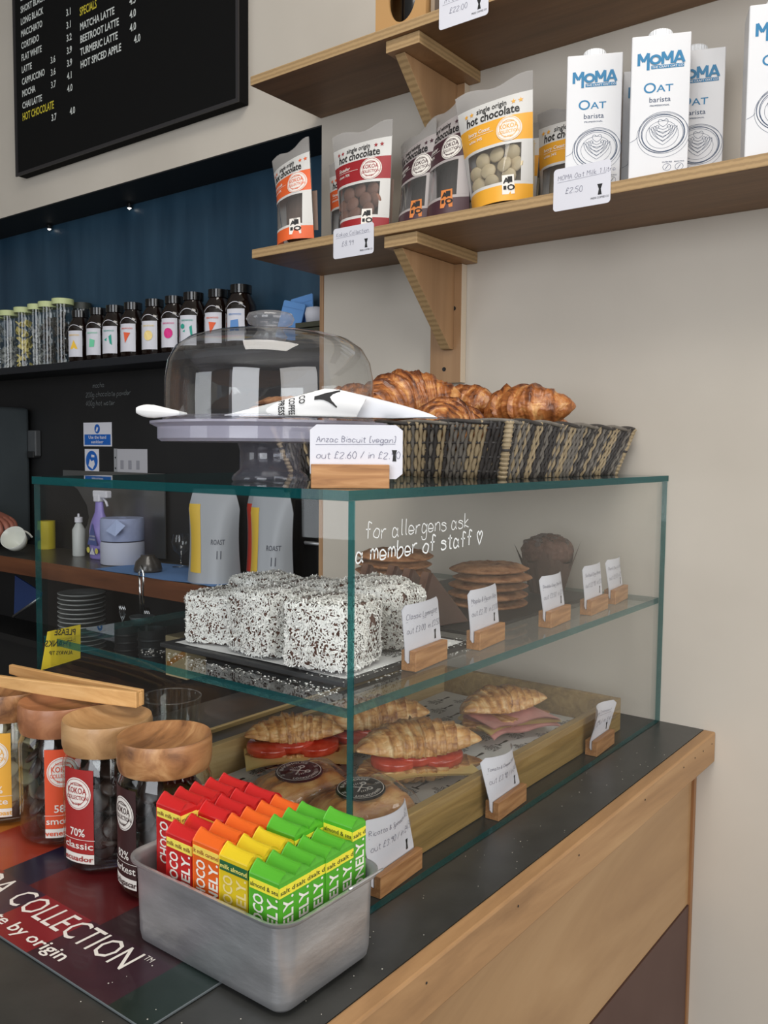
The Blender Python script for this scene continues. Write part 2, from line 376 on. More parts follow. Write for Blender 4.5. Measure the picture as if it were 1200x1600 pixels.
# ------------------------------------------------------------------ counter
ct = thing('counter', 'dark laminate worktop with a wooden lip under the glass display case', 'counter', (-.8, .3, -.04))
B().box(-2.0, -.0005, -.070, .655, -.022, 0).o('worktop', M_lam, ct, world=True)
B().box(-2.0, -.001, -.089, -.0702, -.048, .0004, m=0).o('wood_lip', wood('lip_wood', (132, 98, 64), (166, 127, 86), (184, 146, 103), 0, 5, .5, 0, 6), ct, world=True, bev=.0025)
B().box(-2.0, -.012, -.058, -.045, -.285, -.0225).o('front_panel', M_panel, ct, world=True)
B().box(-2.0, -.012, -.060, -.045, -.95, -.2865).o('lower_panel', M_brown, ct, world=True)
B().box(-.0115, -.0005, -.062, -.045, -.95, -.0485).o('end_trim', wood('end_trim', (128, 86, 52), (146, 102, 64), (160, 116, 76), 2), ct, world=True)
B().box(-2.0, -.0005, .64, .655, -.95, -.0225).o('back_panel', M_brown, ct, world=True)
b = B()
for x in (-.02, -.062, -.1, -.15, -.30, -.5, -.64, -.8): b.lathe([(0, 0), (.0013, 0), (.001, .0004), (0, .0005)], 8, (x, 0, 0))
n_ = b.o('nail_heads', M_blackm, ct); n_['kind'] = 'stuff'; n_.rotation_euler = (PI/2, 0, 0); n_.location = (.8, -.3893, .026)

# ------------------------------------------------------------------ back bar, behind the case
bb = thing('back_bar', 'wooden worktop of the back bar against the black wall', 'counter', (.02, 1.6, .1))
M_bar = wood('bar_wood', (78, 44, 26), (104, 62, 38), (124, 78, 48), 1, 8, .35)
B().box(-.09, .1295, .70, 3.1, .085, .13, mats=[1, 2, 0, 0, 0, 0]).o('worktop', [M_bar, M_blackm, mat('bar_top', (70, 66, 60), .3)], bb, world=True)
B().box(-.02, .1295, .70, 3.1, -.14, -.12).o('lower_shelf', M_blackm, bb, world=True)
B().box(-.04, .1295, .695, .70, -.95, .13).o('end_panel', M_blackm, bb, world=True)
B().box(.0, .1295, .70, 3.1, -.95, -.14).o('cupboard_front', M_blackm, bb, world=True)

# ------------------------------------------------------------------ menu board
mb = thing('menu_board', 'large black menu board with white and yellow lettering above the bar', 'menu board', (-.002, 1.44, 1.2))
B().box(-.03, -.002, .956, 1.848, 1.192, 2.05).o('panel', mat('menu_black', (10, 10, 10), .9, spec=.2), mb, world=True)
fb = B()
for (y0, y1, z0, z1) in ((.954, .962, 1.190, 2.05), (1.842, 1.850, 1.190, 2.05), (.962, 1.842, 1.190, 1.198)): fb.box(-.034, -.0301, y0, y1, z0, z1)
fb.o('frame', mat('menu_frame', (44, 42, 44), .5), mb, world=True)
fr = YZ(-.0302); wt, yl = B(), B()
L = ['ESPRESSO', 'SHORT BLACK', 'LONG BLACK', 'MACCHIATO', 'CORTADO', 'FLAT WHITE', 'LATTE', 'CAPPUCCINO', 'MOCHA', 'CHAI LATTE']
for i, s in enumerate(L): text(wt, s, fr, -1.815, 1.335+.0318*(10-i), .0245, .02, .72)
text(yl, 'HOT CHOCOLATE', fr, -1.815, 1.335, .029, .014, .62)
for i, s in enumerate(['3.6', '3.6', '3.7']): text(wt, s, fr, -1.675, 1.452-.0318*i, .024, .012, .8)
for i, s in enumerate(['3.1', '3.1', '3.2', '3.9', '3.9', '4.1', '4.0']): text(wt, s, fr, -1.60, 1.552-.0318*i, .024, .02, .8)
text(wt, '4.0', fr, -1.59, 1.302, .024, .02, .8); text(wt, '3.7', fr, -1.675, 1.304, .024, .02, .8)
text(yl, 'SPECIALS', fr, -1.54, 1.536, .029, .014, .62)
for i, s in enumerate(['MATCHA LATTE', 'BEETROOT LATTE', 'TURMERIC LATTE', 'HOT SPICED APPLE']):
    text(wt, s, fr, -1.54, 1.5-.0312*i, .0255, .02, .78)
    text(wt, ['4.5', '4.0', '4.0', '4.0'][i], fr, -1.335+.016*(i == 3), 1.503-.0312*i, .025, .02, .8)
wt.o('white_lettering', M_chalk, mb, world=True); yl.o('yellow_lettering', mat('menu_yellow', (206, 190, 52), .8), mb, world=True)

# ------------------------------------------------------------------ jar shelf in the blue recess
js = thing('jar_shelf', 'long black shelf carrying jars and bottles on the blue wall', 'shelf', (.07, 1.9, .66))
B().box(.004, .1295, .745, 3.1, .652, .672).o('board', mat('shelf_black', (26, 30, 36), .4), js, world=True, bev=.001)
for y in (1.544, 1.932):
    t = thing('downlight', 'small bright spotlight high on the blue wall, %s' % ('right one' if y < 1.7 else 'left one by the menu board'), 'light', (.118, y, 1.094), 0, 'small spotlights in the recess')
    m_, nt_, p_ = new('lamp_face') if 'lamp_face' not in MT else (MT['lamp_face'], None, None)
    if p_: setp(p_, Base_Color=(1, 1, 1, 1), Emission_Color=(1, .95, .88, 1), Emission_Strength=3)
    B().lathe([(0, -.004), (.006, -.004), (.007, .007), (0, .007)], 16).o('housing', M_black, t)
    B().lathe([(0, -.0045), (.0055, -.0045), (0, -.009)], 12).o('lamp', MT['lamp_face'], t, smooth=True)

# helper: position on X = x0 seen along the shelf
tall = [2.115, 2.049, 1.967, 1.891, 1.835, 1.764]
M_lid = mat('pale_green_lid', (196, 206, 150), .5); M_lidd = mat('dark_lid', (40, 44, 38), .5)
TJ = ['at the left edge of the picture', 'with grey teabags, second from the left edge', 'filled with yellow dried flowers', 'with grey packets, third from the right', 'with dark packets, second from the right', 'rightmost, next to the bottles']
for i, y in enumerate(tall):
    h = .158+.002*i; r = .0265+.0004*i
    t = thing('tall_jar', 'tall clear jar with green lid, %s' % TJ[i], 'jar', (.052, y, .6722), 0, 'tall jars with green lids')
    B().lathe([(0, 0), (r, 0), (r, h), (r*.9, h)], 24).o('glass', M_jarglass, t, smooth=True, angle=.6)
    B().lathe([(0, h), (r*1.06, h), (r*1.06, h+.016), (0, h+.018)], 24).o('lid', M_lid, t, smooth=True, angle=.6)
    cb = B(); rn = random.Random(i)
    for k in range(46):
        a, q, z = rn.random()*6.28, r*.72*math.sqrt(rn.random()), rn.uniform(.006, h*.86 if i != 1 else h*.6); s_ = rn.uniform(.004, .008)
        cx, cy_ = q*math.cos(a), q*math.sin(a); d = Vector((rn.uniform(-1, 1), rn.uniform(-1, 1), rn.uniform(-1, 1))).normalized(); e = d.orthogonal()
        p = Vector((cx, cy_, z)); n = d.cross(e)*.0012
        V = [p+d*s_+e*s_+n, p-d*s_+e*s_+n, p-d*s_-e*s_+n, p+d*s_-e*s_+n]; V += [q_-2*n for q_ in V]
        V = [Vector((v_.x*min(1, r*.93/max(1e-6, math.hypot(v_.x, v_.y))), v_.y*min(1, r*.93/max(1e-6, math.hypot(v_.x, v_.y))), max(.002, v_.z))) for v_ in V]
        cb.add(V, [(0, 1, 2, 3), (7, 6, 5, 4), (0, 4, 5, 1), (1, 5, 6, 2), (2, 6, 7, 3), (3, 7, 4, 0)])
    co = cb.o('packets', [mat('packets_yellow', (206, 190, 110), .8), mat('packets_grey', (150, 152, 150), .7), mat('packets_dark', (70, 66, 62), .7)][0 if i == 2 else (2 if i in (4, 5) else 1)], t); co['kind'] = 'stuff'
t = thing('tall_jar', 'storage jar with dark lid standing behind the tallest green-lidded jar', 'jar', (.102, 1.745, .6722))
B().lathe([(0, 0), (.024, 0), (.024, .16), (.02, .16)], 20).o('glass', M_jarglass, t, smooth=True, angle=.6)
B().lathe([(0, .16), (.026, .16), (.026, .178), (0, .178)], 20).o('lid', M_lidd, t, smooth=True, angle=.6)
bt = [(1.673, 'a yellow triangle', 'Y', 0), (1.589, 'a small green square', 'G', 0), (1.516, 'a teal triangle pointing left', 'T', 0), (1.438, 'an orange triangle pointing down', 'O', 0), (1.350, 'a pale yellow heart-like blob', 'H', 0),
      (1.272, 'a magenta circle', 'C', 0), (1.200, 'a lime dot above a big teal triangle', 'D', .006), (1.112, 'a small orange triangle, second from the right end', 'P', 0), (1.033, 'a blue trapezoid, rightmost and tallest', 'B', .008)]
cols = dict(Y=(244, 196, 60), G=(110, 204, 160), T=(40, 160, 140), O=(226, 92, 50), H=(240, 214, 140), C=(216, 40, 130), D=(40, 160, 140), P=(230, 96, 50), B=(92, 140, 200))
for y, d, k, e in bt:
    r = .0335+e*.35; h = .142+e*.3
    t = thing('tea_bottle', 'black bottle whose white label shows %s' % d, 'bottle', (.048, y, .6722), 0, 'dark bottles on the jar shelf')
    B().lathe([(0, 0), (r-.002, 0), (r, .003), (r, h*.66), (r*.9, h*.74), (r*.62, h*.86), (r*.62, h*.88)], 28).o('body', M_amber, t, smooth=True)
    B().lathe([(0, h*.87), (r*.70, h*.87), (r*.70, h), (0, h)], 28).o('cap', M_black, t, smooth=True, angle=.6)
    rl = r+.0004; cyl = lambda u, v, w=0, rl=rl: Vector(((-(rl+w)*math.cos(u/rl)), -(rl+w)*math.sin(u/rl), v))
    # facing angle: towards the room and slightly right
    a = .40; fr = lambda u, v, w=0, rl=rl: Vector((-(rl+w)*math.cos(u/rl+a), -(rl+w)*math.sin(u/rl+a), v))
    lb = B(); lb.grid(lambda p, q: fr((p-.5)*.046, .014+q*(h*.60-.014)), 10, 1); lb.o('label_sticker', M_white, t)
    rb = B(); rb.grid(lambda p, q: fr((p-.5)*.050, h*.62+.012*math.sin(p*PI)+q*.0015, .0004), 10, 1); rb.o('label_rim', M_white, t)
    pb = B(); fz = lambda u, v, w=0: fr(u, v, .0016)
    c0 = h*.25; mt = mat('print_'+k, cols[k], .6)
    if k == 'Y': pb.poly([(-.011, c0), (.011, c0), (0, c0+.024)], fz)
    elif k == 'G': pb.poly([(-.008, c0), (.006, c0), (.008, c0+.018), (-.006, c0+.022)], fz)
    elif k == 'T': pb.poly([(-.013, c0+.014), (.010, c0), (.008, c0+.028)], fz)
    elif k in 'OP': pb.poly([(-.008, c0+.028), (-.004, c0), (.010, c0+.026)], fz)
    elif k in 'HC': pb.disc(0, c0+.013, .0115, fz, sy=1.1)
    elif k == 'D': pb.poly([(-.012, c0+.012), (.014, c0), (.012, c0+.026)], fz); pb.disc(-.012, c0+.024, .006, fz)
    else: pb.poly([(-.012, c0), (.010, c0), (.008, c0+.026), (-.010, c0+.024)], fz)
    text(pb, 'BIRDWOOD', fz, 0, h*.5, .0055, .01, align='c'); pb.o('label_print', mt, t)
t = thing('tea_bottle', 'black bottle without a visible label, half hidden between two others', 'bottle', (.100, 1.145, .6722), 0)
B().lathe([(0, 0), (.028, 0), (.028, .10), (.018, .13), (.018, .135)], 24).o('body', M_amber, t, smooth=True)
B().lathe([(0, .134), (.020, .134), (.020, .152), (0, .152)], 24).o('cap', M_black, t, smooth=True, angle=.6)
for i, (y, tl, z1, x) in enumerate(((.905, .25, .770, .06), (.872, -.12, .784, .085))):
    t = thing('blue_pouch', 'flat blue paper pouch behind the dome knob, %s' % ('left, tilted' if i == 0 else 'right, taller'), 'pouch', (x, y, .6722), 0, 'blue pouches on the jar shelf')
    fr = FR((0, 0, 0), (0, -math.cos(tl), -math.sin(tl)), (.10, -math.sin(tl), math.cos(tl)))
    h = z1-.672
    b = B(); b.prism(rrect(-.032, .036, .006+abs(tl)*.03, h, .004), fr, 0, .004); b.o('pouch_body', mat('blue_pouch', (96, 146, 206), .6), t, bev=.001)
    b = B(); b.ribbon([(-.03, h*.86), (.034, h*.86)], .001, fr); b2 = b.o('seam', M_cloth, t); b2.location = (-.0047, 0, 0)
t = thing('wooden_crate', 'small dark wooden box at the right end of the jar shelf', 'box', (.06, .80, .6722))
b = B()
for k in range(3): b.box(-.045, .045, -.08, .03, .001+k*.013, .012+k*.013)
b.o('slats', mat('crate_wood', (66, 66, 50), .7), t, bev=.001)
t = thing('white_tub', 'small white rounded tub on the dark wooden box', 'tub', (.05, .80, .7122))
B().lathe([(0, 0), (.022, 0), (.025, .02), (.022, .032), (0, .036)], 20).o('tub_body', M_white, t, smooth=True)

# ------------------------------------------------------------------ notices on the black wall
fr = YZ(.1295)
def notice(name, label, y0, y1, z0, z1, th=.001):
    t = thing(name, label, 'sign', (.1295, (y0+y1)/2, z0)); B().box(.1295-th, .1295, y1, y0, z0, z1).o('sheet', M_white, t, world=True); return t
M_sblue = mat('sign_blue', (20, 92, 178), .5)
t = notice('sanitiser_sign', 'blue and white use the hand sanitiser sign on the black wall', 1.788, 1.651, .442, .511)
f2 = YZ(.1283); b = B(); b.disc(-1.72, .4925, .0135, f2, seg=24, sy=1.0); b.poly([(-1.783, .446), (-1.656, .446), (-1.656, .4765), (-1.783, .4765)], f2); b.o('blue_print', M_sblue, t, world=True)
b = B(); f3 = YZ(.1280); text(b, 'Use the hand', f3, -1.72, .464, .013, .012, align='c', width=.085); text(b, 'sanitiser', f3, -1.72, .451, .013, .012, align='c', width=.06)
b.poly([(-1.727, .486), (-1.72, .484), (-1.714, .496), (-1.722, .498)], f3); b.o('white_print', M_white, t, world=True)
t = notice('hand_washing_sign', 'square white sign with a blue round hand washing symbol', 1.783, 1.714, .366, .434)
b = B(); b.disc(-1.7485, .4, .029, f2, seg=28); b.o('blue_print', M_sblue, t, world=True)
b = B(); b.poly([(-1.765, .385), (-1.745, .375), (-1.733, .39), (-1.738, .402), (-1.75, .398), (-1.757, .405)], f3); b.poly([(-1.75, .41), (-1.735, .41), (-1.735, .416), (-1.75, .418)], f3); b.o('white_print', M_white, t, world=True)
t = thing('plastic_sleeve', 'punched plastic sleeve with a typed sheet hung on the black wall', 'paper', (.128, 1.56, .24))
B().box(.1275, .1290, 1.49, 1.625, .24, .435).o('sheet', mat('sleeve_sheet', (178, 178, 184), .35), t, world=True)
b = B(); b.box(.1272, .1290, 1.626, 1.640, .24, .436)
b.o('punched_edge', mat('sleeve_edge', (150, 152, 156), .3), t, world=True)
b = B(); f2 = YZ(.1272)
for k in range(6): b.disc(-1.633, .26+.03*k, .003, f2, seg=8)
for k in range(4):
    for q in range(3): b.poly([(-1.61+q*.036, .27+k*.036), (-1.595+q*.036, .27+k*.036), (-1.595+q*.036, .295+k*.036), (-1.61+q*.036, .295+k*.036)], f2)
b.o('faint_print', mat('faint_print', (140, 140, 148), .6), t, world=True)
t = thing('chalk_note', 'handwritten chalk recipe on the black wall above the blue sign', 'writing', (.129, 1.70, .56))
b = B(); f2 = YZ(.1293)
hand(b, 'mocha', f2, -1.74, .612, .014, .0012, seed=3); hand(b, '200g chocolate powder', f2, -1.775, .586, .014, .0011, seed=4); hand(b, '400g hot water', f2, -1.775, .560, .014, .0011, seed=5)
b.o('chalk_lettering', mat('chalk_dim', (120, 124, 124), .9), t, world=True)
t = thing('wall_dispenser', 'narrow grey dispenser fixed to the black wall left of the signs', 'dispenser', (.12, 2.04, .41))
B().box(.11, .1295, 2.015, 2.06, .41, .49).o('body', mat('disp', (70, 72, 74), .5), t, world=True, bev=.003)
B().box(.105, .1298, 2.02, 2.055, .405, .425).o('nozzle', M_blackm, t, world=True, bev=.002)

# ------------------------------------------------------------------ things on the back bar
t = thing('water_boiler', 'tall brushed steel appliance at the left edge of the picture', 'appliance', (.03, 2.35, .131))
B().box(.0, .12, 2.06, 2.7, .142, .56).o('body', M_steeld, t, world=True, bev=.012, seg=3)
B().box(-.002, .001, 2.10, 2.66, .30, .305).o('seam', M_blackm, t, world=True)
for x in (.02, .10):
    for y in (2.09, 2.66): B().lathe([(0, 0), (.012, 0), (.012, .012), (0, .012)], 12, (x, y, .131)).o('foot', M_blackm, t, world=True)
def bottle(name, label, cat, x, y, parts, z=.1305):
    t = thing(name, label, cat, (x, y, z))
    for nm, prof, mt in parts: B().lathe(prof, 24, (0, 0, 0), 0).o(nm, mt, t, smooth=True, angle=.8)
    return t
M_lilac = mat('lilac_plastic', (140, 128, 196), .35)
t = thing('spray_bottle', 'reflected lilac trigger spray bottle with a white head, built solid on the back bar', 'bottle', (.05, 1.60, .1305))  # stands in for a bottle mirrored in the end pane
B().lathe([(0, 0), (.026, 0), (.028, .004), (.029, .07), (.024, .09), (.013, .115), (.011, .14)], 24, sx=.7).o('body', M_lilac, t, smooth=True)
b = B(); b.box(-.010, .010, -.011, .011, .14, .158); b.box(-.008, .008, -.036, .016, .150, .168); b.o('spray_head', M_white, t, bev=.003)
b = B(); b.tube([(0, -.014, .150), (0, -.024, .142), (0, -.030, .130)], .003, 8); b.o('trigger', M_white, t, smooth=True)
fr = FR((-.0206, 0, 0), (-.12, -1, 0), (0, 0, 1)); b = B(); b.poly([(-.022, .035), (.022, .035), (0, .09)], fr); b.o('label_print', mat('spray_blue', (78, 92, 150), .5), t)
b = B(); fr2 = FR((-.0212, 0, 0), (-.12, -1, 0), (0, 0, 1)); text(b, 'KITCHEN', fr2, 0, .055, .006, .01, align='c'); text(b, 'CLEANER', fr2, 0, .047, .006, .01, align='c')
b.poly([(-.012, .012), (.012, .012), (0, .03)], fr2); b.o('white_print', M_white, t)
b = B(); b.disc(-.018, .022, .007, fr2); b.disc(.018, .022, .007, fr2); b.o('yellow_print', mat('lemon', (214, 204, 96), .5), t); t.scale = (1.15, 1.25, 1.13)
t = bottle('pump_bottle', 'small clear sanitiser bottle with a white cap left of the lilac spray bottle', 'bottle', .05, 1.70, [
    ('body', [(0, 0), (.017, 0), (.018, .004), (.018, .075), (.009, .092), (.007, .096)], mat('milky_plastic', (186, 190, 188), .35)),
    ('cap', [(0, .096), (.011, .096), (.011, .110), (.003, .112), (.003, .120), (0, .121)], M_white)])
for k in range(2):
    t = thing('paper_roll', 'wide pale blue paper towel roll, %s' % ('standing on the cup lids' if k else 'lower one beside the spray bottle'), 'paper roll', (.03, 1.47-.0*k, .1305+.062*k), 0, 'blue paper rolls')
    B().lathe([(.012, .001), (.056, .001), (.057, .003), (.057, .055), (.055, .06), (.012, .06), (.012, .001)], 32).o('paper', mat('paper_blue', (150, 160, 192), .9, var=5, vscale=60) if k else mat('paper_pale', (176, 180, 196), .9), t, smooth=True, angle=.7)
b = B(); b.add([(-.05, -.045, .06), (-.062, -.015, .03), (-.060, -.052, .018), (-.040, -.068, .045)], [(0, 1, 2, 3)]); b.o('loose_end', mat('paper_blue2', (160, 174, 208), .9), t)
t = thing('dark_bowl', 'dark ceramic bowl turned upside down on the blue cloth', 'bowl', (-.03, 1.285, .1335))
B().lathe([(.034, 0), (.035, .004), (.030, .024), (.018, .036), (.018, .040), (0, .040)], 28).o('bowl_body', mat('bowl', (58, 54, 50), .3, coat=.3), t, smooth=True)
t = thing('wine_glass', 'clear stemmed glass behind the dark bowl', 'glass', (.07, 1.28, .1335))
B().lathe([(0, 0), (.022, .001), (.003, .004), (.003, .03), (.02, .045), (.025, .065), (.020, .085)], 24).o('glass_body', M_jarglass, t, smooth=True)
t = thing('blue_cloth', 'blue cloth spread on the back bar under the dark bowl', 'cloth', (.0, 1.2, .1302))
b = B(); b.grid(lambda p, q: Vector((-.092+.19*q+.004*math.sin(9*p), -.22+.44*p, .0006+.0022*(.5+.5*math.sin(13*p+5*q)))), 30, 10); b.o('cloth_sheet', M_cloth, t, smooth=True)
t = thing('reflected_steel_panel', 'added steel panel with a rounded cut-out, imitating a grey reflection behind the bottles', 'panel', (.11, 1.65, .1305))  # sheet added to imitate a grey reflection in the glass
P = [(-1.875, .37), (-1.875, .345), (-1.80, .315), (-1.755, .27), (-1.745, .235), (-1.755, .21), (-1.80, .165), (-1.77, .14), (-1.40, .14), (-1.40, .37)]
b = B(); b.prism(P, YZ(.118), 0, .004); b.o('panel_sheet', M_steel, t, world=True)
t = thing('steel_canister', 'tall dark steel canister behind the wine glass', 'canister', (.075, 1.17, .1337))
B().lathe([(0, 0), (.045, 0), (.046, .003), (.046, .17), (.04, .18), (0, .182)], 32).o('body', M_steel, t, smooth=True, angle=.6)
B().lathe([(.0462, .06), (.0472, .062), (.0472, .066), (.0462, .068)], 32).o('ring', M_steeld, t, smooth=True)
t = thing('black_oven', 'black countertop oven with a bright handle right of the white pouches', 'appliance', (.04, .78, .1305))
B().box(.02, .127, .72, .86, .140, .33).o('body', M_black, t, world=True, bev=.004)
b = B(); b.tube([(.018, .80, .235), (.012, .795, .235), (.012, .755, .235), (.018, .75, .235)], .004, 8); b.o('handle', M_alu, t, world=True, smooth=True)
for y in (.75, .84): B().box(.03, .1, y-.01, y+.01, .131, .1405).o('foot', M_blackm, t, world=True)
# coffee pouches, solid copies of reflections in the end pane
def cpouch(label, x, y, W_, H_, rz, stripe, txt):
    t = thing('coffee_pouch', label, 'pouch', (x, y, .1305), rz, 'reflected white coffee pouches built solid on the back bar')
    def sf(u, v, side):
        w_ = W_*(1-.10*math.sin(PI*v)) * (1 if v < .8 else 1-.25*(v-.8)/.2)
        d = .045*(1-v)**.7*(1-abs(2*u-1)**3) + .001
        return Vector(((u-.5)*w_, -side*d, v*H_))
    b = B(); b.grid(lambda u, v: sf(u, v, 1), 10, 14); b.grid(lambda u, v: sf(1-u, v, 1 if False else -1), 10, 14)
    b.o('foil', mat('pouch_white', (150, 154, 160), .4), t, smooth=True)
    b = B(); b.grid(lambda u, v: sf(.10+.26*u-.1*v, .12+.72*v, 1)+Vector((0, -.0006, 0)), 6, 12)
    b.o('colour_stripe', mat('stripe_%d' % stripe[0], stripe, .5), t, smooth=True)
    b = B(); fz = lambda u, v, w=0: sf(.5+u/W_, v/H_, 1)+Vector((0, -.0007, 0))
    text(b, txt, fz, W_*.02, H_*.42, .016, .01, .7); text(b, '11', fz, W_*.12, H_*.27, .026, .012, .7); b.o('pouch_print', mat('pouch_ink', (70, 72, 84), .6), t)
    return t
YEL, RED = (206, 172, 62), (196, 60, 44)
cpouch('leftmost reflected white coffee pouch with a yellow stripe, built solid on the back bar', -.035, 1.035, .13, .215, -PI/2+.5, YEL, 'ROAST')
cpouch('reflected white coffee pouch, built solid, with a red stripe behind the middle of the group', .055, .955, .11, .215, -PI/2+.35, RED, 'BLEND')
cpouch('rightmost reflected white coffee pouch, built solid, with a yellow stripe beside the black oven', -.035, .850, .11, .215, -PI/2+.3, YEL, 'ROAST')
# lower shelf: saucers, modelled in place of their reflection, and cutlery pots
for k in range(13):
    t = thing('saucer', 'reflected white saucer, built solid, %s from the bottom of the tall stack' % 'first second third fourth fifth sixth seventh eighth ninth tenth eleventh twelfth thirteenth'.split()[k], 'saucer', (.0, 1.615, -.1195+.0125*k), 0, 'stacked saucers')
    B().lathe([(0, 0), (.03, 0), (.062, .009), (.064, .011), (.061, .0115), (.03, .003), (0, .003)], 32).o('dish', mat('china', (168, 172, 170), .25, coat=.3), t, smooth=True)
for k, (y, mt, l) in enumerate(((1.43, mat('pot_black', (28, 28, 30), .4), 'black ribbed cutlery pot beside the saucers'), (1.33, mat('pot_steel', (64, 68, 70), .35, .6), 'dark metal cutlery pot right of the black one'))):
    t = thing('cutlery_pot', l, 'pot', (.0, y-.02, -.1195))
    B().lathe([(0, 0), (.032, 0), (.036, .10), (.034, .10), (.030, .003), (0, .003)], 28).o('pot_body', mt, t, smooth=True, angle=.6)
    for q in range(3): B().lathe([(.0335+.001*q, .03+.02*q), (.0365+.001*q, .033+.02*q), (.034+.001*q, .037+.02*q)], 28).o('rib', mt, t, smooth=True)
    for q in range(2):
        f = thing('fork', '%s fork standing prongs up in the %s' % (('left', 'right')[q], 'black cutlery pot' if k == 0 else 'dark metal cutlery pot'), 'fork', (-.008+.012*q, y-.01+.02*q, -.114), .3, 'forks in the cutlery pots')
        b = B(); b.tube([(0, 0, 0), (0, 0, .10)], .002, 6); b.tube([(0, -.008, .12), (0, 0, .10), (0, .008, .12)], .0022, 6); b.o('handle', M_steel, f, smooth=True)
        b = B()
        for pz in (-.008, -.003, .003, .008): b.tube([(0, pz, .115), (0, pz, .145)], .0012, 5)
        b.o('prongs', mat('bright_steel', (214, 216, 218), .15, 1), f, smooth=True)
t = thing('ladle', 'long handled steel scoop hanging against the cutlery pots', 'scoop', (-.06, 1.24, -.02))
b = B(); b.tube([(-.03, .0, .16), (-.03, -.008, .175), (-.03, -.016, .16), (-.03, -.012, .06)], .003, 8); b.tube([(-.03, 0, .16), (-.03, -.006, .06)], .003, 8); b.o('handle', mat('bright_steel', (214, 216, 218), .15, 1), t, smooth=True)
B().lathe([(0, -.006), (.02, .0), (.03, .02), (.029, .02), (.019, .002), (0, -.004)], 24, (-.03, -.008, .035)).o('bowl', M_steeld, t, smooth=True)
t = thing('blue_tray', 'dark blue folded tray leaning beside the saucers', 'tray', (-.05, 1.80, -.02))
b = B(); b.prism([(-.07, -.03), (.07, .04), (.075, .055), (-.06, .09)], YZ(0), 0, .004); b.o('sheet', mat('navy_card', (28, 50, 96), .5), t)
b = B(); b.tube([(-.006, .07, -.03), (-.006, -.07, .04)], .004, 8); b.o('rail', M_steel, t, smooth=True)
t = thing('tea_box', 'small cream packet on the lower shelf behind the lamingtons', 'box', (.0, 1.18, -.1195))
B().box(-.03, .03, -.04, .04, .001, .10).o('carton', mat('cream_box', (188, 170, 130), .6), t, bev=.001)
b = B(); fr = YZ(-.0302); b.poly([(-.035, .02), (.035, .06), (.035, .075), (-.035, .035)], fr); b.o('stripe_print', mat('ochre', (180, 120, 40), .6), t)
# person's hand and cup at the left edge
cp = thing('white_cup', 'white cup tipped on its side under the hand at the left edge', 'cup', (-.06, 1.84, .1305))
M_china = mat('china_white', (206, 208, 200), .25, coat=.3)
b = B().lathe([(0, 0), (.018, 0), (.030, .022), (.035, .05), (.033, .05), (.028, .022), (0, .004)], 28); o_ = b.o('cup_body', M_china, cp, smooth=True); o_.rotation_euler = (0, -1.0, .6); o_.location = (.012, .0, .028)
b = B(); b.tube([(.03*math.cos(a), 0, .026+.014*math.sin(a)) for a in [i*PI/8-PI/2 for i in range(9)]], .003, 8); o2 = b.o('handle', M_china, cp, smooth=True); o2.rotation_euler = (0, -1.0, 2.4); o2.location = (.012, 0, .028)
ps = thing('person', 'hand of a person reaching in from the left edge over a white cup', 'person', (-.06, 1.965, .222))
M_skin = mat('skin', (150, 92, 76), .5, var=6, vscale=40)
def skin(name, V, E_, Rd, mt, parent, sub=2):
    me = bpy.data.meshes.new(name); me.from_pydata(V, E_, []); o = bpy.data.objects.new(name, me); C.objects.link(o); me.materials.append(mt)
    s = o.modifiers.new('skin', 'SKIN')
    for i, r in enumerate(Rd): me.skin_vertices[0].data[i].radius = (r, r)
    me.skin_vertices[0].data[0].use_root = True; s.use_smooth_shade = True
    q = o.modifiers.new('sub', 'SUBSURF'); q.levels = q.render_levels = sub; o.parent = parent; return o
V = [(0, .10, .03), (0, .0, .012), (0, -.04, .006)]; E_ = [(0, 1), (1, 2)]; Rd = [.028, .024, .022]
for k in range(4):
    x = -.024+.016*k; n = len(V); s = [.9, 1, 1, .85][k]
    V += [(x, -.055, .006), (x, -.082*s-.006, -.004), (x*.95, -.09*s-.008, -.026), (x*.9, -.078*s-.006, -.042)]; E_ += [(2, n), (n, n+1), (n+1, n+2), (n+2, n+3)]; Rd += [.0095, .0088, .008, .007]
n = len(V); V += [(-.03, -.03, -.012), (-.036, -.052, -.026), (-.03, -.066, -.036)]; E_ += [(2, n), (n, n+1), (n+1, n+2)]; Rd += [.010, .0088, .0075]
hd = skin('hand', V, E_, Rd, M_skin, ps)
skin('sleeve', [(0, .075, .026), (-.03, .16, .045), (-.13, .36, .07)], [(0, 1), (1, 2)], [.034, .042, .052], mat('dark_sleeve', (24, 24, 28), .9), ps)
t = thing('yellow_tin', 'small yellow and black tin behind the white cup', 'tin', (.09, 1.93, .1305))
B().lathe([(0, 0), (.026, 0), (.026, .085), (0, .086)], 24).o('tin_body', mat('yellow_tin', (196, 180, 40), .5), t, smooth=True, angle=.6)
b = B(); f2 = YZ(-.0268); b.poly([(-.012, .02), (.01, .03), (.006, .06), (-.01, .055)], f2); b.o('tin_print', M_ink, t)
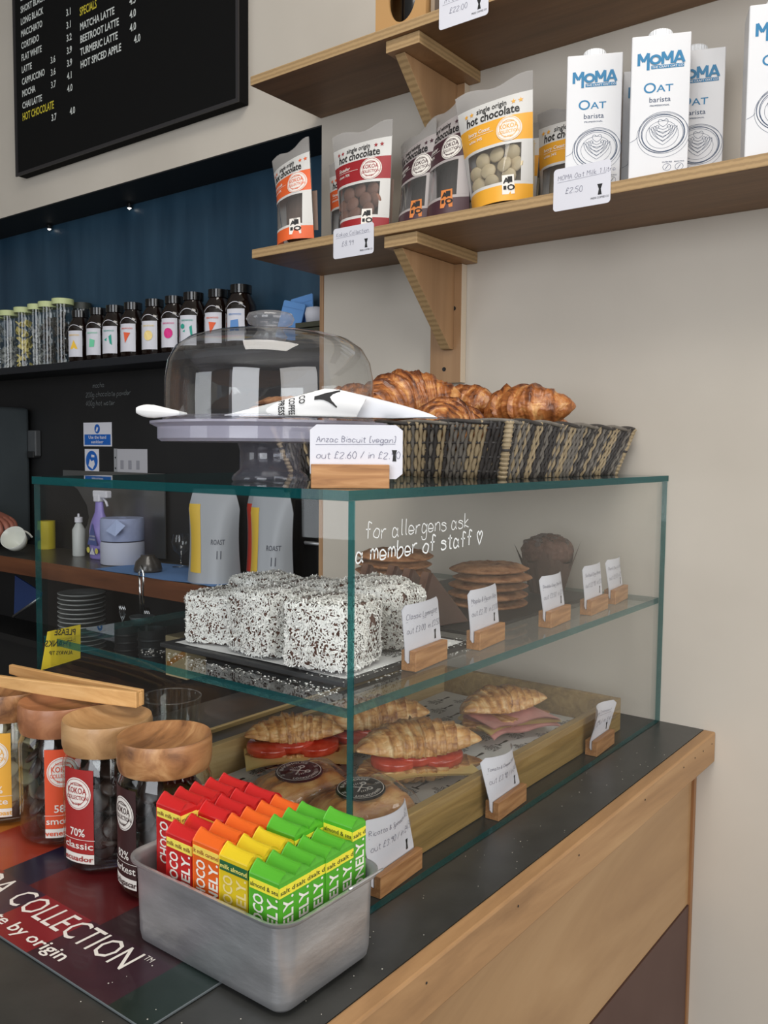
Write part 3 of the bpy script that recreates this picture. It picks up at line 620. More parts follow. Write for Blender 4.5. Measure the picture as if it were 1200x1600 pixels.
# ================================================================== GLASS DISPLAY CASE
gc = thing('display_case', 'two-tier glass display case standing on the dark counter', 'display case', (-.4, .25, 0))
def pane(name, x0, x1, y0, y1, z0, z1, thin, fm=M_glass):
    # the two faces across the thin axis are clear sheet, the four narrow ones polished edges
    mats = {'x': [1, 1, 1, 0, 1, 0], 'y': [1, 1, 0, 1, 0, 1], 'z': [0, 0, 1, 1, 1, 1]}[thin]
    return B().box(x0, x1, y0, y1, z0, z1, mats=mats).o(name, [fm, M_glasse], gc, world=True)
pane('top_pane', -.8015, -.0005, -.0015, .502, .3915, .4005, 'z', M_glasss)
pane('shelf_pane', -.7915, -.0015, .0085, .498, .1935, .2025, 'z', M_glasss)
pane('front_pane', -.7905, -.0015, 0, .008, .0008, .391, 'y')
pane('end_pane', -.80, -.792, 0, .50, .0008, .391, 'x')
# handwriting on the front pane
fr = XZ(-.0004); b = B()
hand(b, 'for allergens ask', fr, -.776, .3555, .0150, .0010, seed=2, slant=.05)
hand(b, 'a member of staff ♡', fr, -.790, .3360, .0160, .0016, seed=8, slant=.05)
b.o('pen_lettering', M_wpen, gc, world=True)

# ------------------------------------------------------------------ price cards
def price_card(label, loc, rz, lines, price, W_=.082, H_=.056, bend=.006, dx=-.004, logo=True, group='price cards in oak holders', blk=.072, tag_=None, up=0):
    """card standing in a grooved oak block; local -Y faces the reader"""
    t = thing('price_card', label, 'price card', loc, rz, group)
    b = B(); h = .022; P = [(-.009, 0), (.009, 0), (.009, h), (.0012, h), (.0012, h-.014), (-.0012, h-.014), (-.0012, h), (-.009, h)]
    b.prism(P, lambda u, v, w=0: Vector((w, u, v)), -blk/2, blk/2); b.o('oak_block', M_oak, t, bev=.0005, seg=1)
    z0 = h-.0135; bf = lambda u: bend*((u/W_)*2)**2*(-1) + .0
    def cf(u, v, w=0):
        k = max(0, (v-h)/(H_))
        return Vector((u+dx, -(w) + bend*(1.2*((u/W_)*2)**2-.2)*k*1.6, v))
    r = .005; n = 14; V = []; 
    for i in range(n+1):
        u = -W_/2+W_*i/n; e = max(0, abs(u)-(W_/2-r)); q = r-math.sqrt(max(0, r*r-e*e))
        V.append((u, z0+q, z0+H_-q))
    m_ = 5; b = B()
    for sgn in (1, -1):
        def g(a, c, sgn=sgn):
            i = min(n, int(round(a*n))); u, lo, hi = V[i]; return cf(u, lo+(hi-lo)*c, .0003*sgn)
        b.grid(g if sgn > 0 else (lambda a, c: g(1-a, c)), n, m_)
    b.o('card', M_white, t, smooth=True)
    b = B(); fz = lambda u, v, w=0: cf(u, v, .0006)
    top = z0+H_
    s1 = .0062; wd = handw(lines)*s1; s1 = min(s1, s1*(W_*.86)/wd)
    hand(b, lines, fz, -W_*.43, top-.016, s1, .0005, seed=len(lines)); b.ribbon([(-W_*.44, top-.0185), (0, top-.0180), (W_*.42, top-.0175)], .0004, fz)
    hand(b, price, fz, -W_*.43, top-.031, .0062, .0005, seed=len(lines)+9)
    if tag_: hand(b, tag_, fz, W_*.28, top-.010, .006, .0005)
    b.o('handwriting', M_inkblue, t)
    if logo:
        b = B(); u, v = W_*(.41 if abs(rz) > .5 else .33), h+.003
        b.poly([(u-.0018, v), (u+.0018, v), (u+.0012, v+.006), (u+.0024, v+.0105), (u-.0024, v+.0105), (u-.0012, v+.006)], fz); b.o('logo_print', M_ink, t)
    return t
price_card('white price card in an oak block on top of the glass case', (-.799+.0345, .028, .4008), -.83, 'Anzac Biscuit [vegan]', 'out £2.60 / in £2.90', W_=.086, H_=.050, bend=.001, dx=.006)
CW = 'price card on the counter, '
price_card(CW+'the big nearest one for ricotta and spinach rolls', (-.698, .0205, .0004), .06, 'Ricotta & Spinach Roll', 'out £3.90 / in £4.50', W_=.080, H_=.066, bend=.010, tag_='[v]', blk=.078)
price_card(CW+'middle one, for tomato and cheese croissants', (-.470, .0205, .0004), .05, 'Tomato & Cheese Croissant', 'out £3.90 / in £4.00', W_=.080, H_=.064, bend=.012, blk=.076)
price_card(CW+'farthest one, beside the end of the wooden tray', (-.192, .0205, .0004), .05, 'Ham & Cheese Croissant', 'out £3.90 / in £4.50', W_=.076, H_=.060, bend=-.010, blk=.072)
SW = 'price card on the glass shelf, '
price_card(SW+'in front of the lamingtons', (-.612, .046, .2030), .10, 'Classic Lamington', 'out £3.00  in £3.50', W_=.080, H_=.062, bend=.004)
price_card(SW+'second from the left, for the maple slice', (-.482, .046, .2030), .10, 'Maple & Pecan Slice', 'out £2.70  in £3.00', W_=.080, H_=.062, bend=.004)
price_card(SW+'third from the left, by the cookie stack', (-.310, .040, .2030), .08, 'Double Choc Chip Cookie', 'out £2.50  in £2.90', W_=.076, H_=.060, bend=.006)
price_card(SW+'fourth from the left, touching the rightmost one', (-.190, .036, .2030), .08, 'Salted Choc Brownie', 'out £2.90  in £3.20', W_=.076, H_=.062, bend=.004)
price_card(SW+'rightmost, nearest the wall', (-.080, .048, .2030), .12, 'Dark Choc & Nut Muffin', 'out £2.50  in £2.90', W_=.076, H_=.060, bend=.006)
def edge_card(label, y, z, tilt, line, price, W_=.088, H_=.056):
    t = thing('shelf_price_card', label, 'price card', (-.2012, y, z), -PI/2, 'white price cards stuck to the shelf edges')
    ca, sa = math.cos(tilt), math.sin(tilt); fr = FR((0, 0, 0), (ca, 0, sa), (-sa, 0, ca), 0)
    b = B(); b.prism(rrect(-W_/2, W_/2, -H_/2, H_/2, .005), fr, 0, .0006); b.o('card', M_white, t)
    f2 = FR((0, -.0008, 0), (ca, 0, sa), (-sa, 0, ca), 0); b = B()
    hand(b, line, f2, -W_*.42, H_*.22, .0065, .0006); b.ribbon([(-W_*.43, H_*.17), (W_*.42, H_*.2)], .0004, f2); hand(b, price, f2, -W_*.28, -H_*.12, .008, .0007, seed=6); b.o('handwriting', M_inkblue, t)
    b = B(); u, v = W_*.32, -H_*.28
    b.poly([(u-.003, v), (u+.003, v), (u+.0015, v+.008), (u+.004, v+.015), (u-.004, v+.015), (u-.0015, v+.008)], f2)
    text(b, 'PRESS COFFEE CO', f2, u, v-.005, .0038, .01, .9, 'c'); b.o('logo_print', M_ink, t)
    return t
edge_card('price card on the lower shelf edge under the red chocolate pouch', .490, .797, .0, 'Kokoa Collection', '£8.99', .090, .052)
edge_card('price card on the lower shelf edge under the first oat carton', .067, .817, .0, 'MOMA Oat Milk 1 litre', '£2.50', .088, .060)
edge_card('price card on the upper shelf edge cut by the top of the picture', .272, 1.127, .0, 'Gift Set', '£22.00', .090, .054)

# ------------------------------------------------------------------ yellow sign, solid stand-in for its reflection in the end pane
t = thing('reflected_tip_sign', 'small yellow card with mirrored lettering, added for a sign reflected in the case', 'sign', (-.66, .47, .11))
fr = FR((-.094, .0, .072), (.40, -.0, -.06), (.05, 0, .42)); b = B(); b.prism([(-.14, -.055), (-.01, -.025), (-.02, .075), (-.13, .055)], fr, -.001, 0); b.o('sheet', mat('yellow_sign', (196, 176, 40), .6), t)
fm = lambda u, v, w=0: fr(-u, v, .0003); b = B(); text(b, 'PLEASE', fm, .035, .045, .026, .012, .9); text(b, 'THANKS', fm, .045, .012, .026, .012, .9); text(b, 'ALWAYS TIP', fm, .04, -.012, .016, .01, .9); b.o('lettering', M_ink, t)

# ------------------------------------------------------------------ lamingtons on slate
def slab(name, label, cat, x0, x1, y0, y1, z0, z1, mt, rz=0, bev=.001):
    t = thing(name, label, cat, ((x0+x1)/2, (y0+y1)/2, z0), rz); w, d = (x1-x0)/2, (y1-y0)/2
    B().box(-w, w, -d, d, 0, z1-z0).o('board', mt, t, bev=bev); return t
s1 = slab('slate_board', 'black slate board under the coconut lamingtons', 'board', -.742, -.50, .052, .335, .2030, .2085, M_slate)
s2 = slab('slate_board', 'black slate board under the cookies and muffin', 'board', -.455, -.07, .085, .36, .2030, .2085, M_slate)
def tamper(b, fr, u, v, L_, ang, m=0):
    ca, sa = math.cos(ang), math.sin(ang); f = lambda p, q: (u+(p*ca-q*sa)*L_, v+(p*sa+q*ca)*L_)
    b.poly([f(*p) for p in ((0, -.20), (.10, -.20), (.10, -.07), (.16, -.05), (.45, -.035), (.75, -.08), (.98, -.09), (1.02, -.04), (1.02, .04), (.98, .09), (.75, .08), (.45, .035), (.16, .05), (.10, .07), (.10, .20), (0, .20))], fr, m)
def sheet(name, label, cx, cy_, z, w, d, rz, step=.055, wav=.002, big=1):
    t = thing(name, label, 'paper', (cx, cy_, z), rz)
    hz = lambda u, v: wav*(.5+.5*math.sin(40*u+11*v)*math.sin(33*v+2))
    fr = lambda u, v, w_=0: Vector((u, v, hz(u, v)+.0004))
    b = B(); b.grid(lambda p, q: Vector(((p-.5)*w, (q-.5)*d, hz((p-.5)*w, (q-.5)*d))), 24, 18); b.o('sheet', M_paper, t, smooth=True)
    b = B(); k = 0
    v = -d/2+step*.35
    while v < d/2-step*.3:
        u = -w/2+step*.3+(k % 2)*step*.5
        while u < w/2-step*.75*big:
            tamper(b, fr, u+step*.42*big, v, .46*step*big, 0)
            for q, s in enumerate(('PRESS', 'COFFEE', '& CO')): text(b, s, lambda a, c, w_=0, u=u, v=v: fr(u+step*.36*big-c, v-step*.16*big+a), 0, step*.12*big*q+.001, .0085*step/.055*big, .01, .75)
            u += step*1.12*big
        v += step*.52*big; k += 1
    b.o('tamper_print', M_ink, t); return t
sheet('greaseproof_sheet', 'white printed greaseproof sheet under the lamingtons', -.622, .190, .2087, .22, .26, 0, .07, .001)

def lamington_mesh(seed):
    rn = random.Random(seed); b = B(); n = 7; hs = Vector((.035, .035, .032))
    def pt(a, c, ax, sg):
        p = [0, 0, 0]; o = [i for i in range(3) if i != ax]; p[ax] = sg; p[o[0]] = a*2-1; p[o[1]] = c*2-1
        v = Vector(p); L4 = (abs(p[0])**7+abs(p[1])**7+abs(p[2])**7)**(1/7); v /= L4
        q = Vector((v.x*hs.x, v.y*hs.y, v.z*hs.z)); return q*(1+.07*noise.noise(q*60+Vector((seed*3, 0, 0))))
    for ax in range(3):
        for sg in (-1, 1): b.grid((lambda a, c, ax=ax, sg=sg: pt(a, c, ax, sg)) if (sg > 0) ^ (ax == 1) else (lambda a, c, ax=ax, sg=sg: pt(1-a, c, ax, sg)), n, n)
    fl = B()
    for k in range(8200):
        ax = rn.randrange(3); sg = rn.choice((-1, 1)); a, c = rn.random(), rn.random()
        if ax == 2 and sg < 0 and rn.random() < .8: continue
        if noise.noise(Vector((a*5, c*5, ax*7+sg*3+seed))) < -.5: continue
        p = pt(a, c, ax, sg); nrm = p.normalized()*.3+Vector([sg if i == ax else 0 for i in range(3)])*.7; nrm.normalize()
        d = Vector((rn.gauss(0, 1), rn.gauss(0, 1), rn.gauss(0, 1))); d = (d-nrm*d.dot(nrm)*.75).normalized(); e = d.cross(nrm).normalized()
        L_, w_ = rn.uniform(.0012, .0028), rn.uniform(.0005, .0010); q = p+nrm*rn.uniform(.0002, .0020)
        fl.add([q-d*L_-e*w_, q+d*L_-e*w_*.6, q+d*L_+e*w_*.6, q-d*L_+e*w_], [(0, 1, 2, 3)])
    return b, fl
LM = []
for s in range(2):
    b, fl = lamington_mesh(s); o1 = b.o('sponge', M_lamch, None, smooth=True); o2 = fl.o('coconut', M_coco, None); LM.append((o1.data, o2.data)); bpy.data.objects.remove(o1); bpy.data.objects.remove(o2)
LP = [(-.697, .105, 0, 'nearest the glass corner, in front of all the others', .15, 1.12), (-.692, .197, 1, 'second in the front row, with a pink tinge', -.1, 1.12), (-.690, .285, 0, 'front left, leaning over the slate edge', .3, .92),
      (-.586, .125, 1, 'right end of the pile, beside the chocolate slices', .05, 1.1), (-.600, .215, 0, 'middle of the back row', .2, 1.05), (-.602, .298, 1, 'left end of the back row', -.2, 1.05), (-.515, .190, 0, 'farthest back, behind the right end one', .1, 1.0)]
for x, y, k, l, rz, s in LP:
    t = thing('lamington', 'coconut covered chocolate lamington, '+l, 'cake', (x, y, .2098+.032*s), rz, 'coconut lamingtons')
    for nm, me in zip(('sponge', 'coconut'), LM[k]):
        o = bpy.data.objects.new(nm, me); C.objects.link(o); o.parent = t; o.scale = (s, s, s)
        if nm == 'coconut': o['kind'] = 'stuff'
b = B(); rn = random.Random(4)
for k in range(420):
    x, y = rn.uniform(-.775, -.50), .045+abs(rn.gauss(0, .03)) if k % 3 else rn.uniform(.04, .34)
    if k % 3 == 0: x = -.752-abs(rn.gauss(0, .012))
    if x < -.785 or y < .012: continue
    z = .2029 if (x < -.743 or y < .051) else .2088; a = rn.random()*3.1; s_ = rn.uniform(.001, .0022)
    b.add([(x-s_*math.cos(a), y-s_*math.sin(a), z), (x+.0006, y-.0005, z+.0008), (x+s_*math.cos(a), y+s_*math.sin(a), z), (x-.0005, y+.0006, z+.0004)], [(0, 1, 2, 3)])
o = b.o('coconut_crumbs', M_coco); tag(o, 'scattered coconut flakes fallen on the glass shelf around the lamingtons', 'crumbs'); o['kind'] = 'stuff'
# chocolate slices leaning in a row
for k, (x, y) in enumerate(((-.437, .240), (-.424, .204), (-.436, .168), (-.450, .128))):
    t = thing('chocolate_slice', 'triangular dark chocolate slice, %s in the leaning row' % ['farthest and mostly hidden', 'second from the back', 'second from the front', 'front one'][k], 'cake', (x, y, .2095), -.25, 'chocolate slices behind the lamingtons')
    P = [(-.045, 0), (.045, 0), (.0, .066)]
    f = lambda u, v, w=0: Vector((u, w+v*.35, v+.001))
    B().prism(P, f, 0, .008).o('chocolate_top', M_slice, t, bev=.001); B().prism(P, f, .0082, .022).o('biscuit_base', M_slicem, t, bev=.001)
# cookies
def cookie_mesh(seed, R):
    b = B(); N_ = 40; K = 12
    def h(r, a):
        x, y = r*math.cos(a), r*math.sin(a); return .011*(1-(r/R)**6)+.0022*noise.noise(Vector((x*110, y*110, seed)))+.0012*noise.noise(Vector((x*300, y*300, seed)))
    V = []; Q = []
    for j in range(K+1):
        for i in range(N_):
            a = 2*PI*i/N_; r = R*(j/K)*(1+.03*noise.noise(Vector((math.cos(a)*2, math.sin(a)*2, seed*5)))*(j/K)); V.append((r*math.cos(a), r*math.sin(a), max(.001, h(R*j/K, a)) if j < K else .003))
    for i in range(N_): a = 2*PI*i/N_; V.append((R*.92*math.cos(a), R*.92*math.sin(a), 0))
    for j in range(K+1):
        for i in range(N_): Q.append((j*N_+i, j*N_+(i+1) % N_, (j+1)*N_+(i+1) % N_, (j+1)*N_+i)[::-1])
    return b.add(V, Q)
ck = []
for s in range(3): o = cookie_mesh(s, .06).o('tmp', M_cookie, None, smooth=True); ck.append(o.data); bpy.data.objects.remove(o)
for nm, (cx, cy_), n, dz in (('right cookie stack, beside the muffin', (-.262, .172), 5, .0125), ('left cookie stack, behind the chocolate slices', (-.305, .318), 6, .0125)):
    for k in range(n):
        rn = random.Random(k*7+n); o = bpy.data.objects.new('cookie', ck[k % 3]); C.objects.link(o)
        o.location = (cx+rn.uniform(-.006, .006), cy_+rn.uniform(-.006, .006), .2092+dz*k); o.rotation_euler = (rn.uniform(-.03, .03), rn.uniform(-.03, .03), rn.random()*6)
        w = ['bottom', 'second from bottom', 'third from bottom', 'fourth from bottom', 'fifth from bottom', 'top'][k if k < n-1 else 5]
        tag(o, 'large brown cookie, %s of the %s' % (w, nm), 'cookie', 'stacked cookies')
for k in range(1): pass
# muffin
t = thing('muffin', 'dark chocolate muffin in a brown tulip paper case on the glass shelf', 'cake', (-.118, .150, .2092))
b = B(); b.grid(lambda p, q: (lambda a, r, z: Vector((r*math.cos(a), r*math.sin(a), z)))(2*PI*p, .026+.014*q+.0015*math.sin(14*2*PI*p), .002+.05*q+(.016*abs(math.sin(2*2*PI*p+.5))**3 if q > .99 else 0)), 84, 6)
b.add([(.026*math.cos(2*PI*i/20), .026*math.sin(2*PI*i/20), .002) for i in range(20)], [tuple(range(20))]); b.o('paper_case', M_case, t)
b = B()
for a0 in (.2, 1.9, 3.5, 5.0): b.add([(.040*math.cos(a0-.3), .040*math.sin(a0-.3), .045), (.040*math.cos(a0+.3), .040*math.sin(a0+.3), .045), (.054*math.cos(a0), .054*math.sin(a0), .090 if a0 == 5.0 else .078)], [(0, 1, 2)])
b.o('case_corners', M_case, t)
b = B(); prof = [(0, .094), (.012, .0935), (.024, .090), (.036, .082), (.042, .070), (.040, .060), (.036, .053), (0, .05)]
b.grid(lambda p, q: (lambda i, f: (lambda r, z: Vector((r*math.cos(2*PI*p), r*math.sin(2*PI*p), z))*(1+.0*p)+Vector((math.cos(2*PI*p), math.sin(2*PI*p), 1))*.0035*noise.noise(Vector((math.cos(2*PI*p)*r*150, math.sin(2*PI*p)*r*150, z*90))))(prof[i][0]*(1-f)+prof[i+1][0]*f, prof[i][1]*(1-f)+prof[i+1][1]*f))(min(6, int(q*7)), q*7-min(6, int(q*7))), 48, 28)
b.o('crown', M_muffin, t, smooth=True)
b = B(); rn = random.Random(2)
for k in range(60):
    a, r = rn.random()*6.28, .034*math.sqrt(rn.random()); z = .094-.012*(r/.034)**2; s_ = rn.uniform(.002, .0045); b.box(r*math.cos(a)-s_, r*math.cos(a)+s_, r*math.sin(a)-s_, r*math.sin(a)+s_, z-s_, z+s_*.8)
o = b.o('chocolate_chunks', M_choc, t, bev=.0008, seg=1); o['kind'] = 'stuff'

# ------------------------------------------------------------------ croissants
def croissant_b(L=.14, R=.034, bend=1.0, K=5, seed=0, half=0, zs=1.0, n=140, m=40, tilt=.5):
    b = B(); Rc = (L/2)/math.sin(bend)
    def f(p, q):
        s = 2*p-1; th = 2*PI*q; s_ = s*(1+.02*math.sin(9*s+seed)); x, y = Rc*math.sin(s*bend), Rc*(math.cos(s*bend)-1)
        r = R*max(0.0, 1-abs(s)**2.0)**.80+.0012
        ph = abs(s)*K+tilt*.28*math.sin(th+seed)*(1 if s > 0 else -1)+.15*noise.noise(Vector((s*3, seed, 0))); fr_ = ph % 1
        e = 1+.15*(fr_**1.3-.5)*(1-.5*s*s)
        r *= e*(1+.13*noise.noise(Vector((s*3.2, math.cos(th)*1.3, math.sin(th)*1.3+seed)))+.05*noise.noise(Vector((s*16, math.cos(th)*5, math.sin(th)*5+seed)))+.06*noise.noise(Vector((s*30, math.cos(th)*1.6, math.sin(th)*1.6+seed))))
        tx, ty = math.cos(s*bend), -math.sin(s*bend); c, si = math.cos(th), math.sin(th)
        z = si*r*zs
        if half == 1: z = max(z, -.15*r)
        if half == -1: z = min(z, .10*r)
        if half == 0 and z < 0: z *= .75
        z += .006*s*s*(half >= 0)
        return Vector((x-ty*c*r*-1*-1, y+tx*c*r, z)), max(0, min(1, (.10+.75*fr_)*(.6+.4*si)+.10+.45*noise.noise(Vector((s*5, th*1.5, seed+4)))))
    b.grid(lambda p, q: f(p, q)[0], n, m, tone=lambda p, q: f(p, q)[1]); return b
def place(o, loc, rot, sc=1): o.location = loc; o.rotation_euler = rot; o.scale = (sc, sc, sc); return o
basket_cr = [(-.335, .285, .505, (.12, -.15, -.35), 1.15, 3, 'large croissant on top at the left of the basket pile'), (-.195, .262, .502, (.2, .1, .9), .95, 5, 'croissant behind, between the two tallest ones'), (-.215, .155, .488, (.2, .2, 1.2), 1.15, 2, 'rightmost round-looking croissant in the basket'),
             (-.36, .19, .468, (.1, .1, .1), .95, 7, 'low croissant along the front rim of the basket'), (-.30, .20, .466, (.1, -.1, .5), .85, 9, 'low croissant tucked in the middle of the basket'), (-.40, .33, .485, (.1, 0, 1.0), 1.05, 11, 'croissant partly hidden behind the glass dome'), (-.13, .165, .478, (.1, .35, -.3), .85, 4, 'croissant end at the right of the pile beside the round one')]
for x, y, z, rt, s, sd, l in basket_cr:
    o = croissant_b(seed=sd, bend=.95, K=3.6+.4*(sd % 3), R=.040).o('croissant', M_croi, smooth=True); place(o, (x, y, z), rt, s); tag(o, 'golden brown '+l, 'croissant', 'croissants in the wicker basket')

# ------------------------------------------------------------------ wooden tray and filled croissants
tr = thing('wooden_tray', 'shallow wooden tray holding the filled croissants inside the case', 'tray', (-.37, .2, .0008))
TX0, TX1, TY0, TY1, TH = -.772, -.088, .032, .368, .052
B().box(TX0+.012, TX1-.012, TY0+.012, TY1-.012, .0008, .008).o('base', M_traywood, tr, world=True)
B().box(TX0, TX1, TY0, TY0+.0118, .0008, TH).o('side_rail', M_traygold, tr, world=True, bev=.001)
B().box(TX0, TX1, TY1-.0118, TY1, .0008, TH).o('side_rail', M_traywood, tr, world=True, bev=.001)
B().box(TX0, TX0+.0118, TY0+.012, TY1-.012, .0008, TH).o('end_rail', M_traywood, tr, world=True, bev=.001)
B().box(TX1-.0118, TX1, TY0+.012, TY1-.012, .0008, TH).o('end_rail', M_traygold, tr, world=True, bev=.001)
sheet('greaseproof_sheet', 'white greaseproof sheet printed with black tampers lining the wooden tray', -.430, .2, .0082, .655, .306, 0, .062, .0015)
def flatdisc(b, x, y, z, r, h, m=0, seg=24, sq=1): return b.lathe([(0, 0), (r*.96, 0), (r, h*.3), (r, h*.7), (r*.96, h), (0, h)], seg, (x, y, z), m, 1, sq)
def sandwich(label, loc, rz, fill, seed, s=1.0):
    t = thing('filled_croissant', label, 'croissant', loc, rz, 'filled croissants in the tray')
    o = croissant_b(L=.165, R=.036, bend=.5, K=5, seed=seed, half=-1, zs=.55).o('bottom_half', M_croil, t, smooth=True); place(o, (0, -.003, .023), (0, 0, 0), s*1.03)
    zt = .042 if fill == 'tomato' else .033
    o = croissant_b(L=.170, R=.037, bend=.5, K=5, seed=seed+1, half=1, zs=.95).o('top_half', M_croil, t, smooth=True); place(o, (0, .002, zt), (-.10 if fill == 'tomato' else -.25, 0, 0), s)
    b = B(); b.grid(lambda p, q: Vector((-.066+.132*p, -.046+.085*q-.02*(2*p-1)**2, .0235+.0012*math.sin(7*p)-.004*max(0, .25-q))), 16, 8); b.grid(lambda p, q: Vector((.066-.132*p, -.046+.085*q-.02*(2*p-1)**2, .0215+.0012*math.sin(7*(1-p))-.004*max(0, .25-q))), 16, 8)
    b.o('cheese', M_cheese, t, smooth=True)
    if fill == 'tomato':
        for k, (x, y) in enumerate(((-.034, -.014), (.030, -.016), (-.002, -.010))):
            b = B(); flatdisc(b, 0, 0, 0, .030, .0115, sq=.85); o = b.o('tomato_slice', M_tom, t, smooth=True); place(o, (x, y+.003, .0255+.004*(k == 2)), (.1, -.06 if k else .06, 0))
    else:
        for k in range(2):
            b = B(); b.grid(lambda p, q: Vector((-.060+.125*p, -.050+.08*q-.016*(2*p-1)**2, .026+.004*k+.003*math.sin(9*p+k)-(.012*(1-q)**2 if k == 0 else .003*(1-q)))), 20, 8)
            b.grid(lambda p, q: Vector((.065-.125*p, -.050+.08*q-.016*(2*p-1)**2, .0245+.004*k+.003*math.sin(9*(1-p)+k)-(.012*(1-q)**2 if k == 0 else .003*(1-q)))), 20, 8); b.o('ham_slice', M_ham, t, smooth=True)
    return t
sandwich('croissant filled with tomato and cheese, nearest and largest in the tray', (-.480, .150, .0105), -.62, 'tomato', 1, 1.0)
sandwich('croissant filled with tomato and cheese, behind the nearest one', (-.430, .262, .0105), -.50, 'tomato', 4, .98)
sandwich('croissant filled with tomato and cheese, at the left back of the tray', (-.545, .305, .0105), -.72, 'tomato', 6, .78)
sandwich('croissant filled with pink ham at the right back of the tray', (-.235, .165, .0105), -.40, 'ham', 8, .93)
def wrapped(label, loc, rz, ring, sd):
    t = thing('wrapped_pastry', label, 'pastry', loc, rz, 'film-wrapped pastries with round stickers')
    def g(p, q):
        a = (p-.5)*2; c = (q-.5)*2; h = .036*max(0, 1-abs(a)**5)**.5*max(0, 1-abs(c)**4)**.5
        return Vector((a*.054, c*.037, .003+h*(1+.10*noise.noise(Vector((a*4, c*4, sd)))+.05*noise.noise(Vector((a*14, c*8, sd))))))
    b = B(); b.grid(g, 28, 22, tone=lambda p, q: .30+.75*noise.noise(Vector((p*7, q*5, sd+3)))); b.grid(lambda p, q: Vector(((.5-p)*.104, (q-.5)*.072, .003)), 2, 2); b.o('pastry_roll', M_pastry, t, smooth=True)
    b = B(); b.grid(lambda p, q: (lambda v: Vector((v.x*1.10, v.y*1.14, v.z*1.03+.0012+.0016*abs(noise.noise(v*90)))))(g(p, q)), 30, 24); b.o('film_wrap', M_film, t, smooth=True)
    zt = .0405; f = FR((0, 0, zt), (1, 0, 0), (0, 1, 0), 0)
    b = B(); b.lathe([(0, .0012), (.0262, .0002), (.0262, -.001)], 32, (0, 0, zt)); b.o('sticker', mat('sticker_'+ring, (58, 20, 28) if ring == 'maroon' else (18, 18, 20), .4), t, smooth=True, angle=.5)
    b = B(); ff = FR((0, 0, zt+.0014), (1.16, 0, 0), (0, 1.16, 0), 0); b.disc(0, 0, .0212, ff, ri=.0205, seg=32)
    def arc(r, mid, sgn): return lambda u, v, w=0: ff((r+v*sgn)*math.cos(mid-u/r*sgn), (r+v*sgn)*math.sin(mid-u/r*sgn))
    text(b, 'BAKEHOUSE', arc(.0152, PI/2, 1), 0, 0, .0050, .02, align='c', width=.030); text(b, 'LOCKDOWN', arc(.0186, -PI/2, -1), 0, 0, .0050, .02, align='c', width=.030)
    text(b, '20', ff, -.0175, -.002, .0042, .01, align='c'); text(b, '20', ff, .0175, -.002, .0042, .01, align='c')
    for a in (.75, -.75): b.ribbon([(-.009*math.cos(a), -.009*math.sin(a)), (.006*math.cos(a), .006*math.sin(a))], .0014, ff); b.disc(.0085*math.cos(a), .0085*math.sin(a), .003, ff, seg=10, ri=.0015)
    for q in range(4): b.ribbon([(-.003+.002*q, .006), (-.002+.002*q, .009)], .0006, ff); b.ribbon([(-.004+.002*q, -.009), (-.003+.002*q, -.006)], .0006, ff)
    b.o('sticker_print', M_wprint, t); t.scale = (1.08, 1.08, 1.05); t.rotation_euler = (.05, -.06, rz); return t
wrapped('film-wrapped pastry roll with the maroon round sticker', (-.640, .205, .0125), -.35, 'maroon', 1)
wrapped('film-wrapped pastry roll with the black round sticker, nearest the case corner', (-.635, .115, .0125), -.35, 'black', 5)
t = thing('tumbler', 'clear plastic tumbler inside the case behind the wooden-lidded jars', 'cup', (-.648, .432, .001))
B().lathe([(0, 0), (.028, 0), (.030, .004), (.040, .105), (.0385, .105), (.0285, .006), (0, .005)], 36).o('cup_body', M_jarglass, t, smooth=True, angle=.7)
b = B(); b.tube([(.0395*math.cos(i*PI/18), .0395*math.sin(i*PI/18), .105) for i in range(37)], .0009, 6, caps=False); b.o('rim', M_film, t, smooth=True)
t = thing('wooden_strip', 'thin wooden strip lying behind the tray on the counter', 'strip', (-.40, .52, .0004))
B().box(-.36, .38, -.004, .004, 0, .006).o('strip_body', M_traywood, t)

# ------------------------------------------------------------------ cake stand, dome, biscuits and paper
CS = (-.690, .205, .4008)
t = thing('cake_stand', 'clear acrylic cake stand on top of the glass case', 'cake stand', CS)
B().lathe([(.041, 0), (.043, .002), (.041, .007), (.034, .013), (.0335, .034), (.036, .042)], 48).o('foot', M_acryl, t, smooth=True)
B().lathe([(.0, .043), (.118, .043), (.122, .046), (.122, .058), (.130, .062), (.130, .0645), (.120, .0635), (.0, .061)], 72).o('plate', M_plate, t, smooth=True, angle=.5)
t = thing('glass_dome', 'clear cake dome with round knob covering the cake stand', 'dome', (CS[0], CS[1], CS[2]+.0652))
prof = [(.1145, .0), (.1150, .02), (.1145, .045), (.111, .065), (.103, .080), (.088, .0905), (.066, .0965), (.040, .0990), (.016, .0998), (0, .100)]
B().lathe(prof, 72).o('dome_shell', M_dome, t, smooth=True)
b = B(); b.lathe([(.114, 0), (.1165, .001), (.1165, .004), (.114, .005)], 72); b.o('rim', M_acryl, t, smooth=True)
M_knob = glassy('knob_glass', (.86, .86, .87), .95, .12, (220, 220, 224))
B().lathe([(0, .0895), (.016, .0900), (.019, .094), (.014, .1005), (.014, .1035), (.024, .108), (.0265, .1135), (.024, .119), (.016, .121), (0, .1205)], 40).o('knob', M_knob, t, smooth=True)
rn = random.Random(5)
for k in range(3):
    o = bpy.data.objects.new('biscuit', ck[k]); C.objects.link(o); o.scale = (.72, .72, .8); o.location = (CS[0]+.01+.012*k, CS[1]+.005-.004*k, CS[2]+.0665+.0095*k); o.rotation_euler = (0, 0, k)
    tag(o, 'oat biscuit under the glass dome, %s' % ['bottom of the three', 'middle of the three', 'top of the three'][k], 'biscuit', 'oat biscuits under the dome')
